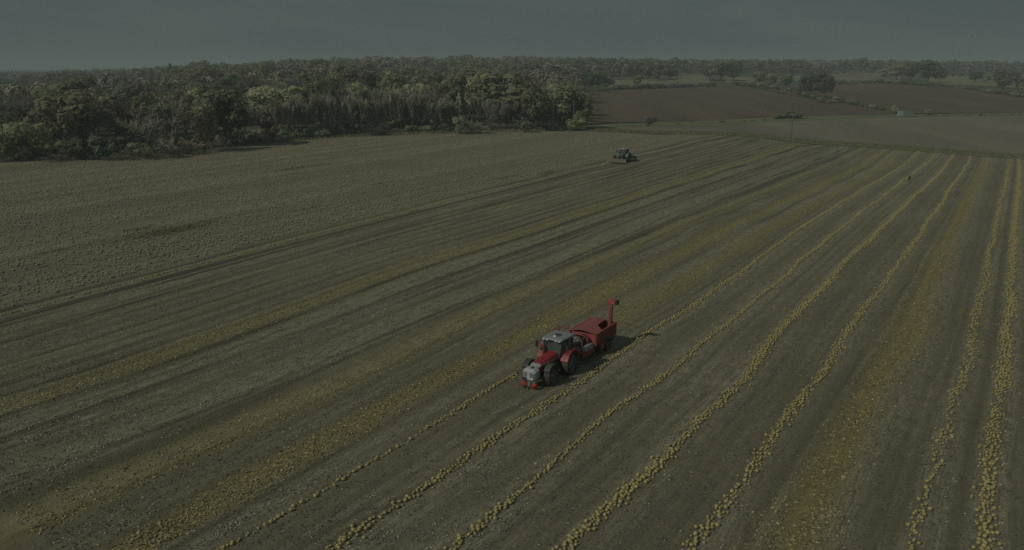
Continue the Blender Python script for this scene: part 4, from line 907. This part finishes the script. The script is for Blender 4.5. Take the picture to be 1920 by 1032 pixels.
    for sd in (-1, 1):
        for yy in (.38, .68): MB().box(1.27, 1.35, sd * yy - .09, sd * yy + .09, 2.90, 3.00).build('work_light', M_WHITE, T_, .01)
        m = MB().path([(1.0, sd * .80, 2.72), (1.18, sd * 1.22, 2.74), (1.2, sd * 1.34, 2.66)], .022, 5).path([(1.02, sd * .78, 2.0), (1.15, sd * 1.15, 2.05), (1.2, sd * 1.34, 2.3)], .018, 5); m.box(1.17, 1.24, sd * 1.35 - .12, sd * 1.35 + .12, 2.15, 2.68); m.build('mirror', M_BLACK, T_, .01)
        MB().box(.35, .85, min(sd * .62, sd * 1.0), max(sd * .62, sd * 1.0), .52, .56).box(.40, .85, min(sd * .62, sd * .95), max(sd * .62, sd * .95), .82, .86).box(.45, .85, min(sd * .62, sd * .9), max(sd * .62, sd * .9), 1.10, 1.14).bar((.36, sd * .99, .54), (.46, sd * .89, 1.14), .02).build('step', M_DARKG, T_)
    MB().bar((1.28, -.66, 1.42), (1.28, -.66, 2.35), .125, 12).bar((1.28, -.66, 2.35), (1.25, -.66, 2.95), .055, 10).build('exhaust', M_DARKG, T_)
    MB().box(-.2, .95, .55, .92, .55, 1.08, .03, .05).build('fuel_tank', M_BLACK, T_, .05)
    return T_

HEAD = math.atan2(-RV[1], -RV[0])                        # machines drive down the rows towards the near left
def on_field(u, v): P = xy(np.array(u), np.array(v)); return (P[0], P[1], float(Z(P[0], P[1])) - .03)
PITCHF = math.atan(float(fslope(-28)))
TR = tractor(on_field(-28.35, 53.4), HEAD, M_RED, M_ROOF, 'red tractor with grey cab roof and pale front tank, driving down the pumpkin rows')
TR.rotation_euler = (0, PITCHF, HEAD)
# front tank and row pushers carried on the front linkage
fl = MB().box(3.9, 4.35, -.42, -.30, .55, .70).box(3.9, 4.35, .30, .42, .55, .70).bar((3.9, 0, 1.0), (4.4, 0, 1.05), .05); fl.build('front_linkage', M_DARKG, TR)
def tsec(x, hw, z0, z1, ch): return [(x, -hw + ch * .6, z0), (x, -hw, z0 + ch * 1.5), (x, -hw, z1 - ch), (x, -hw + ch, z1), (x, hw - ch, z1), (x, hw, z1 - ch), (x, hw, z0 + ch * 1.5), (x, hw - ch * .6, z0)]
tk = MB().loft([tsec(4.02, .52, .74, 1.56, .14), tsec(4.10, .56, .66, 1.62, .16), tsec(4.62, .56, .66, 1.60, .18), tsec(4.80, .48, .78, 1.46, .16)]).build('front_tank', M_TANK, TR, .02)
fc_ = MB().lathe([(.001, .06), (.13, .06), (.15, 0)], 14).build('filler_cap', M_DARKG, tk); fc_.rotation_euler = (math.pi / 2, 0, 0); fc_.location = (4.36, .1, 1.61)
for sd in (-1, 1): MB().box(4.73, 4.84, sd * .27 - .15, sd * .30 + .16, 1.02, 1.36).build('tank_recess', M_STEEL, tk, .02)
MB().box(4.76, 4.87, -.42, -.14, .70, .96).build('tank_opening', M_BLACK, tk, .01)
for sd in (-1, 1):
    m = MB().lathe([(.001, -.20), (.16, -.20), (.30, .06), (.34, .16), (.20, .20), (.001, .20)], 16)
    for k in range(6):
        a = k * math.pi / 3; m.bar((.15 * math.cos(a), -.2, .15 * math.sin(a)), (.40 * math.cos(a), .05, .40 * math.sin(a)), .035, 5)
    p = m.build('row_pusher', M_ORNG, TR); p.location = (4.66, sd * .46, .32); p.scale = (.7, .7, .7); p.rotation_euler = (math.radians(90 + 14 * sd), .3, 0)
    MB().bar((4.5, sd * .4, .95), (4.66, sd * .46, .45), .04).build('pusher_bracket', M_STEEL, TR)
MB().box(4.58, 4.70, -.10, .10, .22, .72).bar((4.64, -.08, .25), (4.94, -.02, .12), .03).build('front_hitch', M_STEEL, TR)
# rear linkage
m = MB()
for sd in (-1, 1): m.bar((-.5, sd * .42, .80), (-1.35, sd * .45, .62), .045); m.bar((-.6, sd * .40, 1.35), (-1.15, sd * .44, .68), .025)
m.build('rear_linkage', M_DARKG, TR)

# pumpkin harvester towed behind: local x forward, axle at x = 0
HV = empty('pumpkin_harvester', on_field(-28.55, 60.4), HEAD); HV.rotation_euler = (0, PITCHF, HEAD)
tag(HV, 'red towed pumpkin harvester with seed tank and tall unloading spout behind the red tractor', 'harvester')
m = MB().box(-1.75, 4.9, -.85, -.70, .72, .92).box(-1.75, 4.9, .70, .85, .72, .92)
for x in (-1.6, 0, 1.6, 3.2, 4.7): m.box(x - .07, x + .07, -.70, .70, .74, .90)
m.prism([(4.8, .70), (6.2, .52), (6.2, .66), (4.8, .90)], -.12, .12); m.build('chassis', M_REDD, HV, .01)
for sd in (-1, 1): wheel(HV, 0, sd * 1.12, .56, .44, sd, 16, M_RIM, .5)
MB().bar((0, -1.0, .56), (0, 1.0, .56), .07, 8).build('axle', M_DARKG, HV)
# seed tank: two long walls with ribs, sloping floor, partial cover
def wall_y(y, t_): return MB().prism([(-1.75, 1.08), (2.35, 1.08), (2.35, 2.00), (2.1, 2.06), (-1.75, 2.16)], min(y, y - t_), max(y, y - t_))
for sd in (-1, 1):
    w_ = wall_y(sd * 1.22, sd * .06).build('tank_wall', M_REDD, HV, .008)
    for z in (1.32, 1.62, 1.88): MB().box(-1.73, 2.33, min(sd * 1.221, sd * 1.25), max(sd * 1.221, sd * 1.25), z, z + .05).build('rib', M_REDD, w_)
    for x in (-1.72, -.4, .95, 2.28): MB().box(x, x + .06, min(sd * 1.222, sd * 1.262), max(sd * 1.222, sd * 1.262), 1.06, 2.04).build('post', M_REDD, w_)
    MB().prism([(-1.78, 2.15), (2.12, 2.05), (2.12, 2.11), (-1.78, 2.21)], min(sd * 1.13, sd * 1.27), max(sd * 1.13, sd * 1.27)).build('rim_rail', M_REDW, w_)
MB().box(2.29, 2.35, -1.15, 1.15, 1.08, 2.02).build('front_panel', M_REDW, HV, .008)
MB().box(-1.81, -1.755, -1.22, 1.22, 1.08, 2.17).build('rear_panel', M_REDD, HV, .008)
MB().prism([(-1.74, 1.10), (2.28, 1.10), (2.28, 1.35), (.3, 1.20), (-1.74, 1.45)], -1.15, 1.15).build('tank_floor', M_RED, HV)
MB().add([(-1.72, -1.2, 2.16), (2.34, -1.2, 2.06), (2.34, 1.16, 2.10), (1.0, 1.16, 2.13), (.3, .35, 2.27), (-1.72, .22, 2.27), (-1.72, -.5, 2.33), (2.34, -.3, 2.29)],
         [(0, 1, 7, 6), (6, 7, 4), (6, 4, 5), (7, 2, 3), (7, 3, 4)]).build('tank_cover', M_COVER, HV).modifiers.new('solid', 'SOLIDIFY').thickness = .035
MB().bar((-1.0, -.9, 1.42), (-1.0, .9, 1.42), .12, 10).build('auger', M_RED, HV)
MB().box(.75, 1.45, 1.24, 1.30, .48, 1.07).box(.75, 1.45, -1.30, -1.24, .48, 1.07).build('side_skirt', M_REDW, HV, .01)
m = MB(); 
for sd in (-1, 1): arc_guard(m, 0, .56, .70, sd * .86, sd * 1.36, 20, 160, .03, .04, 8)
m.build('mudguard', M_DARKG, HV)
MB().box(-1.6, -.72, -1.1, 1.1, .55, 1.05).build('under_tray', M_DARKG, HV, .02)
# unloading spout on a post at the rear
m = MB().prism([(-1.78, 1.2), (-1.44, 1.2), (-1.48, 3.86), (-1.74, 3.86)], .52, .84); m.build('spout_post', M_COVER, HV, .015)
sp = MB().box(-1.84, -1.40, .46, 1.14, 3.80, 4.14, .02, .0).build('spout', M_REDW, HV, .02)
MB().box(-1.84, -1.40, 1.142, 1.36, 3.78, 4.14).build('spout_flap', M_BLACK, sp, .01)
MB().bar((-1.30, .68, 2.0), (-1.42, .68, 3.5), .035).build('spout_ram', M_STEEL, HV)
# threshing drum and engine deck in front of the tank
MB().box(2.40, 4.75, -.80, 1.08, .94, 1.02).build('deck', M_REDD, HV, .01)
MB().lathe([(.001, -.85), (.34, -.85), (.38, -.80), (.38, .15), (.34, .2), (.001, .2)], 20).build('separating_drum', M_STEEL, HV).location = (3.0, .1, 1.45)
m = MB()
for y in (-.6, -.3, 0): m.lathe([(.40, y), (.43, y + .02), (.43, y + .08), (.40, y + .10)], 20, 3.0, .1, 1.45)
m.build('drum_band', M_DARKG, HV)
MB().box(3.65, 4.35, -.55, .30, 1.03, 1.52, .06, .06).build('gearbox', M_DARKG, HV, .03)
MB().box(2.55, 4.20, .66, 1.14, 1.03, 1.36, .03, .10).build('tool_locker', M_GREY, HV, .03)
MB().box(2.50, 4.55, 1.09, 1.16, .60, 1.02).build('side_panel', M_RED, HV, .01)
m = MB().path([(2.4, -.2, 1.9), (2.9, .0, 2.06), (3.5, .25, 1.75), (4.0, .1, 1.5)], .045).path([(2.45, .5, 1.8), (3.0, .62, 1.95), (3.8, .4, 1.6), (4.6, .15, 1.2), (5.6, .05, 1.1)], .03).path([(2.5, .3, 1.9), (3.3, .45, 2.05), (4.4, .3, 1.35), (5.7, .12, 1.15)], .025)
m.build('hose', M_BLACK, HV)
MB().lathe([(.001, -.08), (.17, -.08), (.17, .08), (.001, .08)], 14).build('pulley', M_BLACK, HV).location = (3.9, .42, 1.55)
MB().box(2.9, 3.5, .30, .62, 1.80, 1.92).build('drive_cover', M_BLACK, HV, .03)
# pick up: spiked wheel and conveyor on the far side
m = MB()
for y in (-2.12, -1.32): m.prism([(5.7, .28), (5.9, .40), (2.75, 2.02), (2.55, 1.90)], y - .03, y + .03)
m.prism([(5.7, .30), (5.75, .33), (2.75, 1.93), (2.70, 1.90)], -2.09, -1.35); cv = m.build('conveyor', M_REDW, HV)
for k in range(8):
    x = 3.0 + k * .34; z = 1.86 - (x - 2.75) * .532; MB().box(x, x + .05, -2.08, -1.36, z, z + .10).build('slat', M_STEEL, cv)
m = MB().lathe([(.70, -.30), (.74, -.28), (.74, .28), (.70, .30), (.70, -.30)], 20); m.bar((0, -.35, 0), (0, .35, 0), .05)
for k in range(14):
    a = 2 * math.pi * k / 14
    for y in (-.2, 0, .2): m.bar((.74 * math.cos(a), y, .74 * math.sin(a)), (.92 * math.cos(a), y, .92 * math.sin(a)), .014, 4)
    if k % 2: m.bar((.05 * math.cos(a), .0, .05 * math.sin(a)), (.72 * math.cos(a), 0, .72 * math.sin(a)), .03, 4)
m.build('spiked_wheel', M_REDD, HV).location = (5.55, -1.72, .90)
m = MB()
for y in (-2.15, -1.28): m.path([(2.6, y, 1.95), (2.6, y, 2.35), (4.7, y, 2.05), (6.3, y, 1.75), (6.3, y, 1.0)], .045, 6)
for x, z in ((2.6, 2.35), (4.0, 2.15), (5.2, 1.95), (6.3, 1.75)): m.bar((x, -2.15, z), (x, -1.28, z), .04)
m.build('guard_rail', M_REDW, HV)
for x, y0 in ((2.55, .72), (3.05, .80), (3.75, .62)):
    MB().path([(x, y0, 1.05), (x, y0 * .95, 1.72), (x, y0 * .55, 2.02), (x, -.2, 2.10), (x, -.75, 1.85), (x, -.82, 1.05)], .05, 6).build('hoop', M_COVER, HV)
MB().prism([(2.42, 1.95), (3.1, 2.02), (3.1, 2.06), (2.42, 2.0)], -.75, .15).build('drum_shield', M_COVER, HV, .01)
MB().box(4.28, 4.72, .15, .75, 1.03, 1.42, .04, .04).build('oil_tank', M_BEIGE, HV, .02)
MB().path([(4.45, .3, 1.42), (4.45, .3, 1.95), (4.1, .3, 2.02)], .045, 6).build('pipe', M_STEEL, HV)
# cage of rails round the service platform
m = MB()
for z in (1.25, 1.55, 1.85): m.path([(4.72, -.75, z), (4.72, .75, z)], .03, 5); m.path([(4.72, -.75, z), (3.6, -.95, z)], .03, 5)
for y in (-.75, -.38, 0, .38, .75): m.bar((4.72, y, .98), (4.72, y, 1.88), .028, 5)
m.build('platform_rail', M_REDW, HV)
m = MB().prism([(3.7, 1.05), (4.5, 1.05), (4.7, 1.75), (4.55, 2.02), (3.9, 1.95)], -1.15, -.62); m.build('feed_hood', M_GREY, HV, .03)
MB().prism([(4.2, 1.70), (4.95, 1.95), (4.9, 2.0), (4.2, 1.76)], -.62, -.30).build('feed_plate', M_BEIGE, HV)
MB().bar((4.7, .0, .86), (6.05, .0, .95), .075, 8).build('drive_shaft_guard', M_YELL, HV)
MB().bar((5.2, .42, .52), (4.7, .55, .62), .05, 6).build('stand', M_YELL, HV)

# second tractor, far off at the edge of the uncut part
P2 = hit(1170, 303); u2, v2 = uv_of(P2)
T2 = tractor((P2[0], P2[1], P2[2] - .03), HEAD, M_TGREEN, M_ROOF, 'grey green tractor far off at the uncut pumpkins, wide beige blade in front', False, M_DARKG)
m = MB().prism([(4.3, .25), (4.5, .22), (4.75, 1.05), (4.55, 1.08)], -2.5, 2.5); m.build('row_blade', M_BEIGE, T2)
MB().box(3.9, 4.45, -.45, -.33, .45, .60).box(3.9, 4.45, .33, .45, .45, .60).bar((4.4, -2.0, .75), (4.4, 2.0, .75), .07).build('front_linkage', M_STEEL, T2)
for sd in (-1, 1): MB().bar((4.55, sd * 1.4, .25), (4.0, sd * 1.4, .12), .05).build('skid', M_STEEL, T2)
IM = empty('windrower', tuple(P2 + np.array([-math.cos(HEAD), -math.sin(HEAD), 0]) * 2.3 - (0, 0, .03)), HEAD); tag(IM, 'low grey and dark windrowing implement carried behind the far grey green tractor', 'farm implement')
MB().box(-1.3, .5, -1.35, 1.35, .70, .95).bar((.5, 0, .8), (1.1, 0, .85), .08).build('frame', M_DARKG, IM, .02)
MB().prism([(-.9, .95), (.45, .95), (.30, 1.75), (-.35, 1.80)], -1.15, 1.15).build('hood', M_TANK, IM, .03)
MB().prism([(-2.2, .35), (-1.2, .60), (-.9, 1.15), (-1.9, .75)], -1.5, 1.5).build('rear_cover', M_STEEL, IM, .02)
for sd in (-1, 1): MB().lathe([(.001, -.06), (.34, -.06), (.34, .06), (.001, .06)], 16).build('gauge_wheel', M_RUBBER, IM).location = (-1.2, sd * 1.45, .34)

# ------------------------------------------------------------------ person bending over a row
def person(loc, rz):
    J = [(0, 0, .90), (.05, 0, 1.12), (.16, 0, 1.34), (.20, 0, 1.44), (.25, 0, 1.55), (.28, 0, 1.66),       # pelvis, waist, chest, neck, head
         (0, .10, .86), (.04, .11, .48), (-.02, .12, .07), (.14, .12, .03),                                # left leg
         (0, -.10, .86), (-.02, -.11, .48), (-.16, -.12, .09), (-.01, -.12, .03),                          # right leg
         (.17, .19, 1.33), (.20, .25, 1.06), (.36, .20, .88), (.44, .18, .82),                             # left arm
         (.17, -.19, 1.33), (.24, -.25, 1.06), (.42, -.20, .92), (.50, -.18, .87)]
    E = [(0, 1), (1, 2), (2, 3), (3, 4), (4, 5), (0, 6), (6, 7), (7, 8), (8, 9), (0, 10), (10, 11), (11, 12), (12, 13), (2, 14), (14, 15), (15, 16), (16, 17), (2, 18), (18, 19), (19, 20), (20, 21)]
    Rr = [.16, .15, .18, .07, .11, .09, .11, .075, .055, .05, .11, .075, .055, .05, .075, .055, .042, .04, .075, .055, .042, .04]
    me = bpy.data.meshes.new('person'); me.from_pydata(J, E, []); o = new_obj('person', me); o.location = loc; o.rotation_euler = (0, 0, rz)
    sk = o.modifiers.new('skin', 'SKIN')
    me.skin_vertices.new() if not me.skin_vertices else None
    for i, q in enumerate(me.skin_vertices[0].data): q.radius = (Rr[i], Rr[i]); q.use_root = i == 0
    o.modifiers.new('sub', 'SUBSURF').levels = 1; o.modifiers['sub'].render_levels = 2
    t_ = NT('work_clothes'); z = t_.n('ShaderNodeSeparateXYZ'); t_.t.links.new(t_.obj(), z.inputs[0])
    t_.color(t_.ramp(z.outputs[2], [(0.0, (.02, .018, .015)), (.90, (.028, .030, .036)), (.93, (.030, .034, .026)), (1.0, (.030, .034, .026))])); me.materials.append(t_.set(.9, .1)); return o
PP_ = hit(1704, 341)
ps = person(tuple(PP_ - (0, 0, .04)), HEAD + .6); tag(ps, 'person in dark clothes standing at a pumpkin row far up the field', 'person')
hd = MB(); V = []
t = NT('skin_tone'); t.color((.24, .15, .11)); M_SKIN = t.set(.6, .3); t = NT('dark_hair'); t.color((.02, .016, .012)); M_HAIR = t.set(.7, .3)
m = MB().lathe([(.001, .13), (.08, .11), (.118, .02), (.11, -.02)], 12); q = m.build('hair', M_HAIR, ps, smooth=True); q.location = (.265, 0, 1.63); q.rotation_euler = (math.pi / 2, 0, 0)
m = MB().lathe([(.001, .02), (.022, .0), (.026, -.03), (.001, -.04)], 8); q = m.build('face', M_SKIN, ps); q.location = (.37, 0, 1.60)

# ------------------------------------------------------------------ poles, shelter, mast, heap, far buildings
M_POLE = mat_bark('weathered_pole', (0.12, 0.113, 0.085), (0.19, 0.178, 0.138))
def pole(px, py, top, label, arm=True):
    P = hit(px, py); d = (P - (0, 0, H)) @ FWV; h = (py - top) / F * d * 1.03; o = empty('utility_pole', tuple(P - (0, 0, .3)), .5); tag(o, label, 'pole')
    V, Fc = tube([(0, 0, 0), (0, 0, h * .5), (0, 0, h + .3)], [.16, .14, .11], 10); MB().add(V, Fc).build('post', M_POLE, o)
    if arm:
        MB().box(-.9, .9, -.06, .06, h - .25, h - .12).build('crossarm', M_POLE, o)
        for x in (-.8, .0, .8): MB().bar((x, 0, h - .12), (x, 0, h + .12), .05, 6).build('insulator', M_WHITE, o)
    return o
pole(1483, 262, 208, 'wooden pole standing alone on the grass verge in front of the pale stubble', False)
pole(1037, 246, 186, 'wooden pole with crossarm in front of the right end of the wood')
pole(1075, 246, 190, 'thin bare pole between the trees at the right end of the wood', False)
# shelter
P = hit(1686, 219); Q = hit(1714, 219); rz = math.atan2(Q[1] - P[1], Q[0] - P[0]); d = (P - (0, 0, H)) @ FWV; LW = 27 / F * d; HH = 11.5 / F * d
SH = empty('field_shelter', tuple(P - (0, 0, .1)), rz - .18); tag(SH, 'pale green steel container at the far edge of the stubble field', 'container')
MB().box(0, LW, 0, 2.5, .25, HH - .12).build('body', M_SHELT, SH, .03)
MB().box(-.06, LW + .06, -.06, 2.56, HH - .11, HH + .02).build('roof', M_SHELT, SH, .02)
MB().box(.05, LW - .05, .1, 2.4, .02, .245).build('base_frame', M_DARKG, SH)
for i in range(2): MB().box(-.05, -.004, .10 + i * 1.18, 1.22 + i * 1.18, .35, HH - .25).build('door', M_GREY, SH, .01)
for i in range(14):
    x = .3 + i * (LW - .6) / 13; MB().box(x - .09, x + .09, -.035, -.002, .35, HH - .22).build('corrugation', M_SHELT, SH)
MB().box(.02, LW * .26, -.05, -.036, .3, HH - .2).build('lit_end_panel', M_GREY, SH)  # lighter left part: brightness of the sunlit end put into the colour
# mast beyond the woods
d = ray(1815, 126.0); mx, my = d[0] / d[1] * 1250, 1250.0; mz = float(Z(mx, my)) - 1; mh = H + 1250 * (130 - 70) / F - mz
MA = empty('radio_mast', (mx, my, mz)); tag(MA, 'tall thin pale lattice mast on the right skyline', 'mast')
t = NT('galvanised_steel'); t.color((.34, .36, .36)); M_GALV = t.set(.5, .4, .2)
legs = [(1.0 * math.cos(a), 1.0 * math.sin(a)) for a in (0.3, 2.4, 4.5)]; m = MB()
for x, y in legs: m.bar((x, y, 0), (x * .5, y * .5, mh), .12, 5)
m.build('leg', M_GALV, MA); m = MB(); n = 22
for k in range(n):
    z0, z1 = mh * k / n, mh * (k + 1) / n; s0, s1 = 1 - .5 * k / n, 1 - .5 * (k + 1) / n
    for i in range(3): a, b = legs[i], legs[(i + 1) % 3]; m.bar((a[0] * s0, a[1] * s0, z0), (b[0] * s1, b[1] * s1, z1), .06, 4)
m.build('bracing', M_GALV, MA)
m = MB()
for k, z in enumerate((.97, .93, .86)): m.box(-1.4, -1.0, -.4 + k * .3, .2 + k * .3, mh * z - 1.5, mh * z + 1.5).box(.9, 1.3, -.4, .2, mh * z - 1.5, mh * z + 1.5)
m.bar((0, 0, mh), (0, 0, mh + 1.5), .08, 5); m.build('antenna', M_GALV, MA)
# pale stone heap along the wood edge
SP = empty('stone_heap', tuple(hit(1065, 243.5)), 0); tag(SP, 'long low heap of pale stones along the wood edge near the pole', 'stone heap')
rh = np.random.default_rng(8); SPV, SPF = ico(); SPV = SPV * (1, 1, .9)
t = NT('pale_stone'); n = t.noise(t.pos(), 1.5, 3, .6); t.color(t.ramp(n, [(.3, (.30, .29, .25)), (.7, (.52, .51, .46))])); M_STONE = t.set(.9, .2)
stones = [mesh_n('stone', SPV + rh.normal(0, .05, SPV.shape), SPF) for _ in range(4)]
for s in stones: s.materials.append(M_STONE)
o0 = np.array(SP.location); a = hit(1032, 245) - o0; b = hit(1100, 242) - o0
for k in range(110):
    q = rh.random(); p = a + (b - a) * q; o = bpy.data.objects.new('stone', stones[k % 4]); COL.objects.link(o); o.parent = SP; sz = rh.uniform(.5, 1.25)
    lv = rh.random() * (1.1 - abs(q - .45) * 1.6); o.location = (p[0] + rh.normal(0, .5), p[1] + rh.normal(0, .5), p[2] - .1 + max(0, lv) * .55); o.scale = (sz, sz * rh.uniform(.7, 1.1), sz * rh.uniform(.5, .8)); o.rotation_euler = (rh.normal(0, .3), rh.normal(0, .3), rh.uniform(0, 6))
# buildings far off
t = NT('render_wall'); n = t.noise(t.obj(), 1.2, 4, .6); t.color(t.ramp(n, [(.3, (.20, .195, .17)), (.7, (.26, .25, .22))])); M_WALL = t.set(.9, .2)
t = NT('roof_tiles'); n = t.noise(t.obj(), 2.2, 4, .6); t.color(t.ramp(n, [(.3, (.10, .075, .06)), (.7, (.16, .12, .095))])); M_TILE = t.set(.85, .2)
t = NT('sheet_roof'); n = t.noise(t.obj(), 1.2, 4, .6); t.color(t.ramp(n, [(.3, (.17, .185, .19)), (.7, (.23, .245, .25))])); M_SHEET = t.set(.5, .4, .2)
def house(name, loc, rz, L, W, hw, hr, wall, roof, label, cat, wins=4):
    o = empty(name, loc, rz); tag(o, label, cat)
    MB().prism([(-W / 2, 0), (W / 2, 0), (W / 2, hw), (0, hw + hr), (-W / 2, hw)], -L / 2, L / 2).build('wall', wall, o)
    s = hr / (W / 2); e = .5
    for sd in (-1, 1): MB().prism([(sd * (W / 2 + e), hw - s * e + .03), (sd * (W / 2 + e), hw - s * e + .20), (0, hw + hr + .20), (0, hw + hr + .03)], -L / 2 - .4, L / 2 + .4).build('roof', roof, o)
    for i in range(wins):
        y = -L / 2 + L * (i + .5) / wins
        for sd in (-1, 1):
            f_ = MB().box(min(sd * (W / 2 + .005), sd * (W / 2 + .06)), max(sd * (W / 2 + .005), sd * (W / 2 + .06)), y - .55, y + .55, hw * .32, hw * .82).build('window', M_WHITE, o)
            MB().box(min(sd * (W / 2 + .062), sd * (W / 2 + .075)), max(sd * (W / 2 + .062), sd * (W / 2 + .075)), y - .45, y + .45, hw * .36, hw * .78).build('pane', M_GLASS, f_)
    MB().box(W / 4 - .4, W / 4 + .4, -L / 4 - .4, -L / 4 + .4, hw, hw + hr + 1.0).build('chimney', M_TILE, o) if cat == 'house' else None
    return o
def at(px, dd, dz=0): d = ray(px, 130.0); x, y = d[0] / d[1] * dd, dd; return (x, y, float(Z(x, y)) + dz)
house('farm_barn', at(1540, 1190, 2.5), math.radians(86), 40, 14, 6.5, 4.5, M_WALL, M_SHEET, 'long pale barn with grey roof below the skyline, right of centre', 'barn', 6)
house('farmhouse', at(1518, 1215, 3.0), math.radians(60), 14, 9, 6.5, 4, M_WALL, M_TILE, 'pale farmhouse with brown roof left of the long barn on the skyline', 'house', 3)

# ------------------------------------------------------------------ look-alike trees and bushes: say which one, counted from the left
def nth_word(n): return 'leftmost' if n == 1 else nth(n) + ' from the left'
by_label = {}
for o in sc.objects:
    if o.parent is None and o.get('category') in ('tree', 'bush'): by_label.setdefault(o['label'], []).append(o)
for lb, os_ in by_label.items():
    if len(os_) > 1:
        os_.sort(key=lambda o: o.location.x / o.location.y)
        for i, o in enumerate(os_):
            o['label'] = lb + ', ' + nth_word(i + 1)
            if not o.get('group'): o['group'] = lb + 's'
